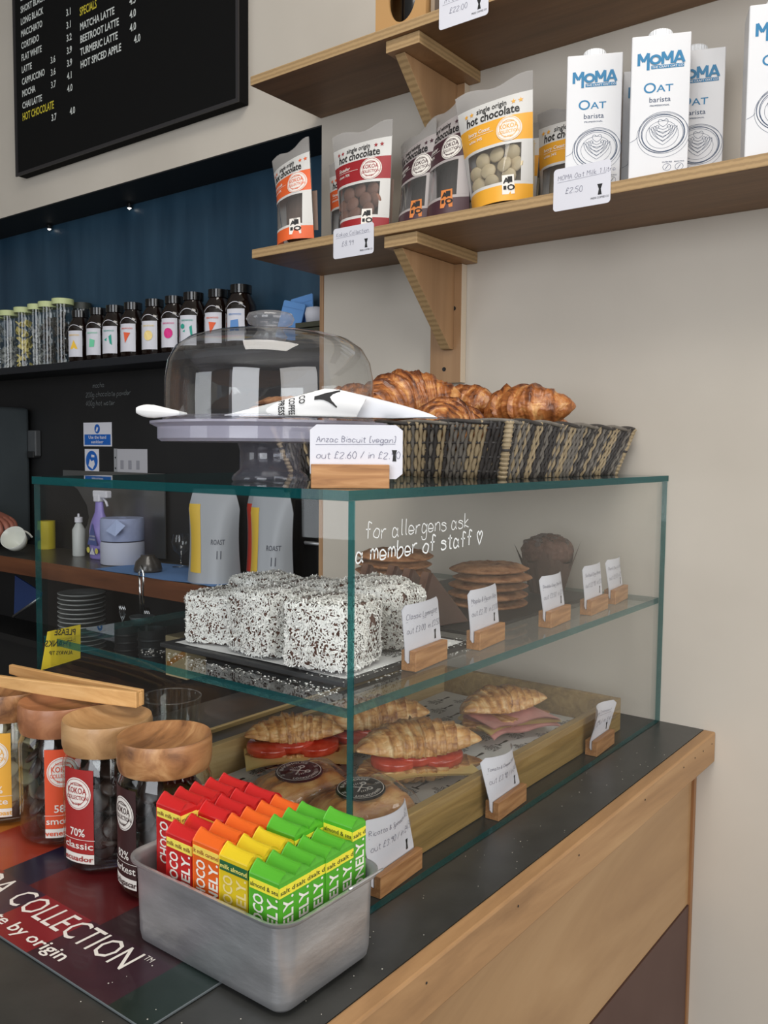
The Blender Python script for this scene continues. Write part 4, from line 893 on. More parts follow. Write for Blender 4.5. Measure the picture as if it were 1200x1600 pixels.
def pcone(label, P, wid, name='paper_strip'):
    """curled strip of printed greaseproof: P is a list of (x, y, z, lean) along its length"""
    t = thing(name, label, 'paper', (P[0][0], P[0][1], P[0][2]), 0, 'printed paper strips round the cake stand'); o0 = Vector(P[0][:3])
    def f(p, q, w=0):
        s = p*(len(P)-1); i = min(len(P)-2, int(s)); g = s-i; A, Bv = P[i], P[i+1]; v = [A[j]*(1-g)+Bv[j]*g for j in range(5)]
        T = (Vector(Bv[:3])-Vector(A[:3])).normalized(); side = T.cross(Vector((0, 0, 1))).normalized(); up = side.cross(T)
        d = side*math.cos(v[3])+up*math.sin(v[3])
        return Vector(v[:3])-o0+d*(q-.5)*wid*v[4]+d.cross(T)*(w+.004*math.sin(q*PI)*v[4])
    b = B(); b.grid(f, 40, 8); b.grid(lambda p, q: f(1-p, q, -.0004), 40, 8); b.o('sheet', M_paper, t, smooth=True)
    b = B(); n = 0
    fr = lambda u, v, w=0: f(min(1, max(0, u)), min(1, max(0, v)), .0006)
    for k in range(4):
        u0 = .12+.22*k; b.poly([(u0, .35), (u0+.02, .35), (u0+.03, .45), (u0+.09, .42), (u0+.10, .5), (u0+.09, .62), (u0+.03, .55), (u0+.02, .65), (u0, .65)], fr)
        for q, s in enumerate(('PRESS', 'COFFEE')): text(b, s, lambda a, c, w=0: fr(u0-.07+.03*q+c, .25+a), 0, 0, .03, .01, width=.5)
    b.o('tamper_print', M_ink, t); return t
zc = CS[2]+.066
RV = Vector((.607, -.794, 0)); P0 = Vector((-.765, .125, zc+.0008)); NV = Vector((-.794, -.607, 0))
t = thing('paper_strip', 'strip of printed paper rolled into a cone in front of the dome', 'paper', tuple(P0), 0, 'printed papers round the cake stand')
def cone(p, q, w=0):
    s_ = -.049+.135*p; r = .0008+.0125*min(1, p/.72)**1.1*(1-.35*max(0, (p-.72)/.28)**2); a = -.5*PI+PI*1.25*q
    e = .004*max(0, p-.6)
    return RV*(s_+e*math.sin(a)*3)+NV*((r+w)*math.cos(a)*.7+.002)+Vector((0, 0, 1))*(r*1.05+.0006+(r+w)*math.sin(a)*1.05)
b = B(); b.grid(cone, 40, 14); b.grid(lambda p, q: cone(1-p, q, -.0004), 40, 14); b.o('cone_sheet', M_paper, t, smooth=True)
b = B(); fr = lambda u, v, w=0: cone(min(1, max(0, u)), min(1, max(0, v)), .0011)
b.add([fr(.66+.17*k/5, .50+sg*(.035+.15*(k/5)**2)) for k in range(6) for sg in (-1, 1)], [(2*k, 2*k+2, 2*k+3, 2*k+1) for k in range(5)]); b.add([fr(.0+.11*k/4, v) for k in range(5) for v in (.15, .75)], [(2*k, 2*k+2, 2*k+3, 2*k+1) for k in range(4)])
for q, s in enumerate(('PRESS', 'COFFEE', 'CO')): text(b, s, lambda a, c, w=0, q=q: fr(.40+.075*q+c*1.0, .64-a*3.4), 0, 0, .062, .02, width=.13 if q < 2 else .06)
b.o('tamper_print', M_ink, t)
t = thing('paper_strip', 'flat strip of printed paper under the dome edge with pointed right end', 'paper', tuple(P0), 0, 'printed papers round the cake stand')
def flat(p, q, w=0):
    s_ = -.125+.315*p; wd = .030*min(1, (p+.02)/.12)*min(1, (1.02-p)/.5)
    return RV*s_+NV*(.006*math.sin(5*p)+(q-.5)*wd-.002-.045*max(0, .45-p)**1.5*4)+Vector((0, 0, -.0004+w+.0012*math.sin(9*p)**2+.006*max(0, p-.75)))
b = B(); b.grid(flat, 40, 4); b.grid(lambda p, q: flat(1-p, q, -.0003), 40, 4); b.o('sheet', M_paper, t, smooth=True)
b = B()
for k in range(5): b.poly([(.1+.16*k, .3), (.16+.16*k, .4), (.16+.16*k, .6), (.1+.16*k, .7)], lambda u, v, w=0: flat(u, v, .0003))
b.o('tamper_print', M_ink, t)
t = thing('paper_strip', 'second paper cone end standing behind the first, right of the dome front', 'paper', tuple(P0), 0, 'printed papers round the cake stand')
def cone2(p, q, w=0):
    s_ = .062+.10*p; r = .0135*(1-p)**.8+.0008; a = -.4*PI+PI*1.1*q
    return RV*s_+NV*((r+w)*math.cos(a)*.5-.012)+Vector((0, 0, 1))*(r+.0004+(r+w)*math.sin(a)*1.0)
b = B(); b.grid(cone2, 24, 10); b.grid(lambda p, q: cone2(1-p, q, -.0004), 24, 10); b.o('cone_sheet', mat('thin_paper', (206, 208, 214), .8), t, smooth=True)
t = thing('paper_strip', 'rounded rolled paper end sticking out at the left of the cake stand', 'paper', tuple(P0+RV*-.145), 0, 'printed papers round the cake stand')
def tip(p, q, w=0):
    a = 2*PI*q; r = (.0068*math.sin(PI*min(1, p*1.6+.08))**.6 if p < .35 else .0068*(1-(p-.35)/.75))+w
    return RV*(.052*p)+NV*(.5*r*math.cos(a)-.030)+Vector((0, 0, 1))*(.007-.003*p+r*math.sin(a))
b = B(); b.grid(tip, 20, 16); b.o('rolled_sheet', M_paper, t, smooth=True)
b = B()
for k in range(3): text(b, 'PRESS COFFEE', lambda a, c, w=0, k=k: tip(min(1, .25+a*1.2), max(0, .36-.07*k+c), .0004), 0, 0, .06, .0, width=.45)
b.o('print', M_ink, t)

# ------------------------------------------------------------------ wicker basket
bk = thing('wicker_basket', 'shallow grey wicker basket full of croissants on top of the glass case', 'basket', (-.22, .25, .4008))
BX0, BX1, BY0, BY1, BH, FL = -.405, -.045, .072, .44, .074, .022
def bp(cx, cy_, h): # outward flare with height
    mx, my = (BX0+BX1)/2, (BY0+BY1)/2; k = h/BH
    x = cx+(FL if cx > mx else -FL)*k*min(1, abs(cx-mx)/((BX1-BX0)/2)); y = cy_+(FL if cy_ > my else -FL)*k*min(1, abs(cy_-my)/((BY1-BY0)/2))
    return Vector((x, y, .4012+h))
wick = [mat('willow_dark', (58, 54, 52), .6, var=8, vscale=90), mat('willow_grey', (112, 106, 98), .6, var=10, vscale=90), mat('willow_pale', (160, 142, 112), .55, var=10, vscale=90)]
rn = random.Random(12)
for nm, (A, E2) in {'side_front': ((BX0, BY0), (BX1, BY0)), 'side_left': ((BX0, BY1), (BX0, BY0)), 'side_back': ((BX1, BY1), (BX0, BY1)), 'side_right': ((BX1, BY0), (BX1, BY1))}.items():
    b = B(); A, E2 = Vector(A), Vector(E2); Ln = (E2-A).length; n = int(Ln/.0056); nrm = Vector((E2-A).yx)/Ln; nrm = Vector((nrm.x, -nrm.y))
    for k in range(n+1):
        s = k/n; run = noise.noise(Vector((s*13, 1, len(nm))))*.8
        m = 2 if run+rn.uniform(-.25, .25) > .12 else (1 if rn.random() < .45 else 0)
        pts = []
        for j in range(9):
            h = BH*j/8; ss = min(1, max(0, s+.03*(j/8-.5)+rn.uniform(-.0012, .0012))); c = A.lerp(E2, ss); p = bp(c.x, c.y, h)
            off = .0015*math.cos(PI*(j+k)); pts.append(p+Vector((nrm.x*off, nrm.y*off, 0)))
        b.tube(pts, .0027+rn.uniform(-.0003, .0005), 5, m)
    for j in range(1, 8, 2): b.tube([bp(*A.lerp(E2, q/8), BH*j/8) for q in range(9)], .0022, 5, 0)
    o = b.o(nm, wick, bk, world=True, smooth=True); o['kind'] = 'stuff'
cn = [(BX0, BY0), (BX1, BY0), (BX1, BY1), (BX0, BY1)]
b = B()
for ph in (0, PI):
    pts = []
    for q in range(4):
        P0, P1 = Vector(cn[q]), Vector(cn[(q+1) % 4])
        for i in range(40): c = P0.lerp(P1, i/40); a = (q*40+i)*.55+ph; p = bp(c.x, c.y, BH); pts.append(p+Vector((.0020*math.cos(a), .0020*math.cos(a), .0018*math.sin(a)-.001)))
    b.tube(pts+[pts[0]], .0026, 6, 1 if ph else 0)
b.o('rim_braid', wick, bk, world=True, smooth=True)
b = B()
for (x, y) in cn:
    b = B(); b.tube([bp(x, y, .0), bp(x, y, BH)], .0052, 8, 2)
    for i in range(13): p = bp(x, y, BH*(i+.5)/13); b.lathe([(.0050, -.0022), (.0068, 0), (.0050, .0022)], 8, tuple(p), 2 if i != 6 else 0)
    b.o('corner_post', wick, bk, world=True, smooth=True)
b = B(); b.box(BX0+.002, BX1-.002, BY0+.002, BY1-.002, .4012, .4052); b.o('base', wick[0], bk, world=True)
# ================================================================== COUNTER FOREGROUND
# printed mat
mt_ = thing('counter_mat', 'dark red printed plastic mat under the jars with white lettering', 'mat', (-.89, .35, .0004))
MX0, MX1, MY0, MY1 = -1.000, -.79, .028, .72
B().box(MX0, MX1, MY0, MY1, .0006, .0030).o('sheet', mat('mat_back', (92, 98, 100), .3), mt_, world=True, bev=.0006, seg=1)
zf = FR((0, 0, .00315), (0, -1, 0), (1, 0, 0), 0)     # u runs to -Y, v to +X
MC = dict(g=(20, 36, 31), m=(42, 20, 25), n=(48, 22, 34), r=(122, 22, 32), d=(80, 18, 21), v=(28, 21, 44), o=(146, 50, 32), y=(168, 98, 36), p=(48, 26, 46))
MM = {k: mat('mat_'+k, c, .34, var=4, vscale=30, coat=.15) for k, c in MC.items()}
b = B(); keys = list(MM); MB_ = [('g', 'g', .0285, .074, .074), ('m', 'n', .074, .178, .190), ('d', 'r', .178, .296, .265), ('v', 'p', .296, .345, .340), ('o', 'r', .345, .43, .40), ('y', 'o', .43, .52, .52), ('m', 'm', .52, .7195, .7195)]
a0 = b0 = .0285
for ka, kb, y0, ya, yb in MB_:
    b.poly([(-a0-.0*1, -.935), (-a0-.004, MX1-.0005), (-ya-.004 if ya < .7 else -ya, MX1-.0005), (-ya, -.935)][::-1], zf, keys.index(ka))
    b.poly([(-b0, MX0+.0005), (-b0, -.935), (-yb, -.935), (-yb, MX0+.0005)][::-1], zf, keys.index(kb)); a0, b0 = ya, yb
for q in range(len(b.f)): b.f[q] = tuple(reversed(b.f[q]))
b.o('colour_print', [MM[k] for k in keys], mt_, world=True)
b = B(); z2 = FR((0, 0, .0034), (0, -1, 0), (1, 0, 0), 0); z2 = lambda u, v, w=0: Vector((v, -u, .0034))
text(b, 'KOKOA', z2, -.420, -.966, .040, .0, .62, shear=.0, width=.115); text(b, 'COLLECTION', z2, -.288, -.966, .040, .0, width=.180)
text(b, 'TM', z2, -.104, -.944, .009, .0, .8); text(b, 'hot chocolate by origin', z2, -.385, -.990, .019, .012, width=.228)
b.o('white_lettering', M_wprint, mt_, world=True)

# jars with wooden lids
M_button = M_choc
def btn_mesh(r=.0125, h=.0045):
    b = B(); b.lathe([(0, 0), (r*.85, 0), (r, h*.4), (r*.86, h*.85), (0, h)], 14); return b
o = btn_mesh().o('tmp', M_choc, None, smooth=True); BD = o.data; bpy.data.objects.remove(o)
o = btn_mesh().o('tmp', M_chocw, None, smooth=True); BW = o.data; bpy.data.objects.remove(o)
o = btn_mesh(.013, .005).o('tmp', M_chocm, None, smooth=True); BM = o.data; bpy.data.objects.remove(o)
def badge(b, fr, r, w1='KOKOA', w2='COLLECTION'):
    """round badge outline with the two lines of lettering"""
    b.disc(0, 0, r, fr, ri=r*.93, seg=28); b.disc(0, 0, r*.80, fr, ri=r*.76, seg=28)
def kokoa(parent, fr, cu, cv, r, ink, paper):
    f0 = lambda u, v, w=0: fr(cu+u, cv+v, .0004); f1 = lambda u, v, w=0: fr(cu+u, cv+v, .0007)
    b = B(); 
    for k in range(6): b.disc(0, 0, r*(1-k/6), f0, ri=r*(1-(k+1)/6)+1e-6, seg=28)
    b.o('badge', paper, parent)
    b = B(); b.disc(0, 0, r*.93, f1, ri=r*.90, seg=28); b.disc(0, 0, r*.70, f1, ri=r*.66, seg=28)
    bb_ = B(); bb_.poly([(-r*.93, -r*.35), (r*.93, -r*.35), (r*.93, r*.38), (-r*.93, r*.38)], lambda u, v, w=0: fr(cu+u, cv+v, .0006)) if r < .0 else None
    text(b, 'KOKOA', f1, 0, r*.02, r*.52, .015, align='c', width=r*1.45); text(b, 'COLLECTION', f1, 0, -r*.36, r*.36, .012, align='c', width=r*1.6)
    text(b, 'hot chocolate', f1, 0, r*.50, r*.22, .01, align='c', width=r*.9); text(b, 'by origin', f1, 0, -r*.68, r*.24, .01, align='c', width=r*.7)
    b.o('badge_print', ink, parent)
JR = [(-.8470, .1950, 172, (52, 26, 26), ('82%', 'darkest', 'madagascar'), M_acacia, BD, 'dark brown label, nearest', 'jar_dark'),
      (-.8475, .2880, 193, (156, 34, 32), ('70%', 'classic', 'ecuador'), M_acacia2, BD, 'red label, second nearest', 'jar_red'),
      (-.8430, .3800, 238, (214, 78, 40), ('58%', 'smooth', 'venezuela'), M_acacia3, BD, 'orange label, third nearest', 'jar_orange'),
      (-.8500, .4745, 216, (226, 168, 60), ('34%', 'white', 'ivory coast'), M_acacia, BW, 'yellow label, cut by the picture edge', 'jar_yellow')]
ML_ = {}
for i, (x, y, ang, col, tx, wd, bm, l, key) in enumerate(JR):
    t = thing('chocolate_jar', 'glass jar with carved wooden lid %s' % l, 'jar', (x, y, .0036), 0, 'glass jars with wooden lids')
    R = .0455
    B().lathe([(0, .0005), (.036, .0005), (.042, .003), (.0452, .009), (R, .016), (R, .108), (.0425, .1165), (.0415, .1258), (.0405, .1258), (.0405, .1165), (.0435, .107), (.0435, .016), (.040, .009), (0, .007)], 56).o('glass', M_jarglass, t, smooth=True, angle=.9)
    b = B(); H_ = .151; b.lathe([(0, .1262), (.0420, .1262), (.0420, .1195), (.0440, .1195), (.0458, .126), (.0461, .134), (.0461, H_-.004), (.0450, H_), (.043, H_-.0005), (.034, H_-.006), (.016, H_-.009), (0, H_-.0095)], 56)
    o = b.o('wooden_lid', wd, t, smooth=True, angle=.7); o.rotation_euler = (0, 0, 1.2*i+.4)
    A = math.radians(ang); lr = R+.0005
    fr = lambda u, v, w=0, A=A, lr=lr: Vector(((lr+w)*math.cos(A+u/lr), (lr+w)*math.sin(A+u/lr), v))
    b = B(); b.grid(lambda p, q: fr((p-.5)*.038, .022+.087*q), 12, 2); b.o('label_sticker', mat(key, col, .45), t, smooth=True)
    b = B(); b.grid(lambda p, q: fr((p-.5)*.038, .012+.0098*q), 12, 1)
    f1 = lambda u, v, w=0: fr(u, v, .0004)
    text(b, tx[0], f1, 0, .040, .0115, .015, align='c'); text(b, tx[1], f1, 0, .027, .010, .012, align='c', width=min(.036, .006*len(tx[1])))
    b.ribbon([(-.020+.004*k, .0365) for k in range(11)], .0005, f1); b.o('white_print', M_wprint, t)
    b = B(); text(b, tx[2], lambda u, v, w=0: fr(u, v, .0008), 0, .0145, .0078, .015, align='c', width=min(.038, .0052*len(tx[2]))); b.o('region_lettering', mat(key, col), t)
    kokoa(t, fr, 0, .084, .0165, mat(key, col), M_wprint)
    rn = random.Random(i*3+1); pts = []
    tries = 0
    while len(pts) < 64 and tries < 9000:
        tries += 1; a = rn.random()*6.283; q = rn.uniform(.012, .0285) if rn.random() < .8 else rn.uniform(0, .015); p = Vector((q*math.cos(a), q*math.sin(a), rn.uniform(.018, .104)))
        if all((p-w_).length > .0108 for w_ in pts): pts.append(p)
    for k, p in enumerate(pts):
        o = bpy.data.objects.new('chocolate_button', bm); C.objects.link(o); o.location = p+Vector((x, y, .0036))
        aa = math.atan2(p.y, p.x); tl = rn.uniform(.3, 1.45); o.rotation_euler = (0, tl, aa)
        tag(o, '%s chocolate button in the jar with the %s' % ('white' if bm is BW else 'dark', l.split(',')[0]), 'chocolate', 'chocolate buttons in the jar with the '+l.split(',')[0])
# wooden tongs lying on the lids
t = thing('wooden_tongs', 'pale wooden tongs lying across the jar lids', 'tongs', (-.817, .285, .1600))
def bar(b, A, Bq, w, h, z):
    A, Bq = Vector(A), Vector(Bq); d = (Bq-A).normalized(); n = Vector((-d.y, d.x, 0)); N_ = 14; V = []
    for i in range(N_+1):
        s = i/N_; c = A.lerp(Bq, s); hh = h*(1-.35*s*s); bow = n*(.006*math.sin(PI*s))
        V += [c+bow+n*w/2+Vector((0, 0, z)), c+bow-n*w/2+Vector((0, 0, z)), c+bow-n*w/2+Vector((0, 0, z+hh)), c+bow+n*w/2+Vector((0, 0, z+hh))]
    Q = [(4*i+k, 4*i+(k+1) % 4, 4*i+4+(k+1) % 4, 4*i+4+k) for i in range(N_) for k in range(4)]+[(3, 2, 1, 0), (4*N_, 4*N_+1, 4*N_+2, 4*N_+3)]
    return b.add(V, Q)
b = B(); bar(b, (-.003, -.012, 0), (-.057, .215, .0), .006, .0175, 0); o = b.o('tong_arm', M_bamboo, t, bev=.0012, smooth=False)
b = B(); bar(b, (.005, -.009, 0), (-.012, .225, .0), -.006, .0175, .0); o = b.o('tong_arm', M_bamboo, t, bev=.0012)
b = B(); b.box(-.001, .0035, -.012, .008, .001, .0155); b.o('end_spacer', M_bamboo, t, bev=.0008)

# aluminium loaf tin
tn = thing('loaf_tin', 'scratched aluminium loaf tin full of wrapped chocolate bars', 'tin', (-.8715, .046, .0006), .0)
b = B(); prof = [(-.012, 0), (-.006, .0008), (-.0015, .005), (0, .012), (.0012, .055), (.002, .072), (.0055, .0745), (.0075, .0765), (.0075, .0785), (.0055, .0785), (.0015, .076), (-.0005, .071), (-.0025, .014), (-.006, .005), (-.014, .003)]
hx, hy = .0580, .0915; V = []; n_ = None
for off, z in prof:
    P = rrect(-hx-off, hx+off, -hy-off, hy+off, max(.004, .016+off), 7); n_ = len(P); V += [(p[0], p[1], z) for p in P]
Q = [(j*n_+i, j*n_+(i+1) % n_, (j+1)*n_+(i+1) % n_, (j+1)*n_+i) for j in range(len(prof)-1) for i in range(n_)]
k_ = (len(prof)-1)*n_; b.add(V, Q+[tuple(reversed(range(n_))), tuple(range(k_, k_+n_))]); b.o('tin_body', M_alu, tn, smooth=True, angle=.8)
b = B(); b.tube([(.012+.045*i/8, -hy-.0072, .0795) for i in range(9)], .0012, 6); b.o('rolled_seam', M_alu, tn, smooth=True)

# chocolate bars
def bar_proto(key, col, dark, strap_c, strap_t, txt):
    t = bpy.data.objects.new('chocolate_bar', None); C.objects.link(t)
    w, th, H_ = .0325, .0172, .088; mt = mat('wrap_'+key, col, .38, bmp=.15, bscale=90)
    b = B(); N_ = 8; V = []
    secs = []
    for j in range(N_+1):
        s = j/N_; y = -w/2+w*s; pk = .0008+.0032*s**1.6; S = [(-th/2, 0), (-th/2, H_-.004), ]
        for q in range(1, 8):
            a = q/8; x = -th/2+th*a; zz = H_-.004+.004*math.sin(PI*a)+pk*(1-abs(2*a-1))**(1.0)*(s) + .0022*math.sin(PI*a)*(1-s)
            S.append((x, zz))
        S += [(th/2, H_-.004), (th/2, 0)]; secs.append([(x, y+(.0012 if j == 0 and zz_ > .09 else 0), zz_) for x, zz_ in S])
    m = len(secs[0]); V = [p for s in secs for p in s]
    Q = [(j*m+i, j*m+i+1, (j+1)*m+i+1, (j+1)*m+i) for j in range(N_) for i in range(m-1)]+[tuple(range(m)), tuple(reversed(range(N_*m, N_*m+m)))]+[tuple([j*m for j in range(N_+1)]+[j*m+m-1 for j in range(N_, -1, -1)])]
    b.add(V, Q); b.o('wrapper', mt, t, bev=.0006, seg=1)
    e = .0003; z0, z1 = H_-.0155, H_-.0075
    b = B(); b.box(-th/2-e, th/2+e, -w/2-e, w/2+e, z0, z1); b.o('strap', mat('strap_'+key, strap_c, .5), t)
    b = B(); f1 = FR((-th/2-e-.0002, w/2, z0), (0, -1, 0), (0, 0, 1), 0); f2 = FR((-th/2, -w/2-e-.0002, z0), (1, 0, 0), (0, 0, 1), 0)
    text(b, strap_t[0], f1, .001, .0022, .0052, .012, width=w-.002); text(b, strap_t[1], f2, .0005, .0022, .0052, .012, width=th-.001); b.o('strap_lettering', mat('strap_ink_'+key, dark, .6), t)
    b = B(); f1 = FR((-th/2-.0003, w/2, 0), (0, 0, 1), (0, 1, 0), 0); f2 = FR((0, -w/2-.0003, 0), (0, 0, 1), (-1, 0, 0), 0)
    f1 = lambda u, v, w_=0: Vector((-th/2-.0003, w/2+v, u)); f2 = lambda u, v, w_=0: Vector((-v, -w/2-.0003, u))
    text(b, 'CHOCO', f1, .0695-.038, -.0150, .0155, .022, width=.038); text(b, 'LONELY.', f1, .0705-.050, -.0305, .0155, .022, width=.050)
    text(b, 'LONELY.', f2, .0705-.050, -.0062, .0155, .022, width=.050)
    b.o('white_lettering', mat('bar_print_'+key, (226, 206, 140) if key == 'yellow' else (236, 232, 222), .5), t)
    return t
protos = {'green': bar_proto('green', (80, 166, 40), (50, 70, 30), (236, 222, 60), ('almond & sea', 'salt d'), ''), 'red': bar_proto('red', (190, 30, 30), (110, 30, 26), (240, 222, 90), ('milk milk milk', 'milk m'), ''),
          'orange': bar_proto('orange', (222, 96, 26), (150, 70, 30), (240, 210, 90), ('lt milk caramel', 'milk c'), ''), 'yellow': bar_proto('yellow', (214, 186, 30), (240, 226, 120), (30, 92, 50), ('milk almond', 'hon'), '')}
rowsY = [-.0205, .0130, .0463, .0796, .1130]
plan = [[('green', .103)]*5+[('green', .116)], [('yellow', .107)]*3+[('green', .112)]*3, [('orange', .110)]*6, [('red', .107)]*2+[('red', .113)]*4, [('red', .119), ('red', .118), ('red', .117), ('red', .116), ('red', .115)]]
rn = random.Random(3)
ordn = ['first', 'second', 'third', 'fourth', 'fifth', 'last']
rown = ['rightmost row in the tin', 'second row from the right', 'middle row of the tin', 'second row from the left', 'leftmost row in the tin']
for r_, row in enumerate(plan):
    for k, (c, top) in enumerate(row):
        pr = protos[c]; x = -.9155+.0178*k+(.0160 if r_ == 4 else 0); y = rowsY[r_]+rn.uniform(-.0008, .0008)
        tl = rn.uniform(-.012, .012)
        l = '%s chocolate bar, %s from front, %s' % (c, ordn[k], rown[r_])
        if r_ == 0 and k == 5: l = 'tall green chocolate bar standing highest at the far end of the rightmost row'
        d = dup(pr, (x, y, top-.082), tl, l); d['category'] = 'chocolate bar'; d['group'] = 'wrapped chocolate bars in the tin'
for p in protos.values():
    for ch in list(p.children): bpy.data.objects.remove(ch)
    bpy.data.objects.remove(p)

# ================================================================== ON THE LOWER SHELF
def pouch(label, x, y, rz, col, key, H_=.185, wb=.108, wt=.138, lean=.0, small=('Ecuador', 'classic 70%'), head=('single origin', 'hot chocolate'), bm=None, whitecol=(206, 204, 200), lean2=.0, D=.042, mark=(30, 30, 32), win=None):
    t = thing('chocolate_pouch', label, 'pouch', (x, y, .8158), rz, 'hot chocolate pouches on the lower shelf'); t.rotation_euler = (lean, lean2, rz); t.location.z += abs(lean2)*wb*.5
    def sf(u, v, side=1, w=0):
        ww = wb+(wt-wb)*v; d = D*(1-v)**.75*max(0, 1-abs(2*u-1)**2.6)+.0012+w
        return Vector(((u-.5)*ww, -d if side > 0 else d*.35, v*H_+.001+.004*(v > .99)*math.sin(9*u)))
    bands = [(.0, .13, 'c'), (.13, .155, 'w'), (.155, .46, 'win'), (.46, .485, 'w'), (.485, .69, 'c'), (.69, .86, 'w'), (.86, 1.0, 'clear')]
    mc = mat('pouch_'+key, col, .42); mw = mat('pouch_w_'+key, whitecol, .45)
    zs_ = {'c': mc, 'w': mw, 'clear': M_frost, 'win': glassy('window_film', (.80, .80, .80), .8, .16, (150, 148, 146)) if 'window_film' not in MT else MT['window_film']}
    for nm, kd in (('colour_band', 'c'), ('bottom_band', 'c'), ('white_band', 'w'), ('clear_top', 'clear')):
        b = B()
        for v0, v1, k in bands:
            if k == kd and not (k == 'c' and (v0 < .1) != (nm == 'bottom_band')): b.grid(lambda p, q: sf(p, v0+(v1-v0)*q), 14, 5)
        if kd == 'w':   # white side borders of the window
            for u0, u1 in ((0, .11), (.89, 1)): b.grid(lambda p, q: sf(u0+(u1-u0)*p, .155+.305*q), 3, 6)
            b.grid(lambda p, q: sf(1-p, .87*q, -1), 10, 8)
        if kd == 'clear': b.grid(lambda p, q: sf(1-p, .87+.13*q, -1), 10, 3)
        b.o(nm, zs_[kd], t, smooth=True)
    b = B(); b.grid(lambda p, q: sf(.11+.78*p, .155+.305*q), 10, 8); b.o('window', zs_['win'], t, smooth=True)
    b = B(); b.grid(lambda p, q: sf(.04+.92*p, .10+.40*q, 1, -.022), 8, 6); b.o('filling', mat('fill_'+(win or key), {'w': (190, 176, 146), 'd': (54, 48, 46), 'm': (120, 98, 86)}[win or 'd'], .7), t)
    if bm is not None:
        rn = random.Random(len(label))
        for (u, v, tl) in ((.25, .20, .5), (.48, .19, .3), (.72, .21, .6), (.22, .30, .9), (.42, .29, .3), (.66, .31, .9), (.80, .30, 1.2), (.34, .39, 1.0), (.55, .41, .2), (.76, .40, .8)):
            p = sf(u, v, 1, -.0125); o = bpy.data.objects.new('chocolate_button', bm); C.objects.link(o); o.parent = t; o.location = p; o.rotation_euler = (PI/2+rn.uniform(-.35, .35), rn.uniform(-.4, .4), 0); o.scale = (1.05, 1.05, 1.0)
    def fz(u, v, w=0): return sf(.5+u/(wb+(wt-wb)*v/H_), v/H_, 1, .0006+w)
    b = B(); text(b, head[0], fz, 0, H_*.785, .0125, .014, align='c', width=wb*.50); text(b, head[1], fz, 0, H_*.708, .0190, .022, align='c', width=wb*.88); b.o('heading_lettering', mat('heading_ink', (22, 20, 20)), t)
    b = B()
    for u in (-.047, -.036, .038, .049):
        vv = H_*.80; R_ = .0042; b.poly([(u+R_*(1 if q % 2 == 0 else .42)*math.sin(PI*q/5), vv+R_*(1 if q % 2 == 0 else .42)*math.cos(PI*q/5)) for q in range(10)], fz)
    b.o('star_print', mc if win != 'd2' else mat('heading_ink', (22, 20, 20)), t)
    b = B(); text(b, small[0], fz, -.043, H_*.615, .0088, .016); text(b, small[1], fz, -.042, H_*.555, .0065, .012); b.ribbon([(-.043+.006*q, H_*.600) for q in range(9)], .0006, fz)
    text(b, 'ethically sourced', fz, -.046, H_*.467, .0035, .01); b.o('small_lettering', M_wprint, t)
    kokoa(t, lambda u, v, w=0: fz(u+.030, v+H_*.585, w), 0, 0, .0195, mc, M_wprint)
    f2 = lambda u, v, w=0: fz(u+.028, v+H_*.05, w+.0004); b = B(); b.poly([(-.008, 0), (.008, 0), (.008, .030), (-.008, .030)], f2); b.o('award_sticker', M_wprint if bm is not None or key != 'purple' else mat('award_bronze', (206, 120, 50), .5), t)
    b = B(); f3 = lambda u, v, w=0: f2(u, v, .0003); text(b, 'A', f3, -.006, .017, .012, .03); text(b, 'O', f3, -.001, .006, .012, .03); b.poly([(0, .018), (.006, .018), (.006, .027), (0, .027)], f3); b.poly([(-.006, .007), (-.002, .007), (-.002, .013), (-.006, .013)], f3); b.o('award_print', M_ink, t)
    return t
Q90 = -PI/2
pouch('front orange hot chocolate pouch at the left end of the lower shelf, slumping sideways', -.145, .668, Q90-.18, (222, 96, 44), 'orange', .185, .092, .118, .02, ('Venezuela', 'smooth 58%'), bm=None, win='m', lean2=-.14)
pouch('orange hot chocolate pouch half hidden behind the front orange one', -.060, .605, Q90+.1, (196, 84, 50), 'orange', .175, .100, .118, .0, ('Venezuela', 'smooth 58%'))
pouch('red hot chocolate pouch above the left price card', -.140, .512, Q90+.02, (150, 32, 38), 'red', .188, .104, .136, .03, ('Ecuador', 'classic 70%'), bm=BM, win='m', lean2=-.03)
PUR = dict(head=('award winning', 'hot chocolate'), small=('Madagascar', 'darkest 82%'), whitecol=(168, 160, 158))
pouch('left dark purple hot chocolate pouch, half hidden', -.115, .405, Q90-.40, (66, 38, 46), 'purple', .170, .095, .118, .0, lean2=-.10, **PUR)
pouch('right dark purple hot chocolate pouch beside the yellow one', -.130, .333, Q90-.38, (66, 30, 44), 'purple', .190, .098, .125, .0, lean2=-.10, **PUR)
pouch('front yellow ivory coast pouch with white chocolate buttons, beside the first oat carton', -.148, .226, Q90+.04, (228, 164, 50), 'yellow', .192, .106, .138, .04, ('Ivory Coast', 'white 34%'), bm=BW, win='w', lean2=-.09)
pouch('yellow hot chocolate pouch behind the oat carton', -.045, .160, Q90, (206, 148, 52), 'yellow', .180, .100, .125, .0, ('Ivory Coast', 'white 34%'), win='w')
pouch('yellow hot chocolate pouch hidden behind the front yellow one', -.045, .275, Q90, (206, 148, 52), 'yellow', .165, .10, .12, .0, ('Ivory Coast', 'white 34%'), win='w')

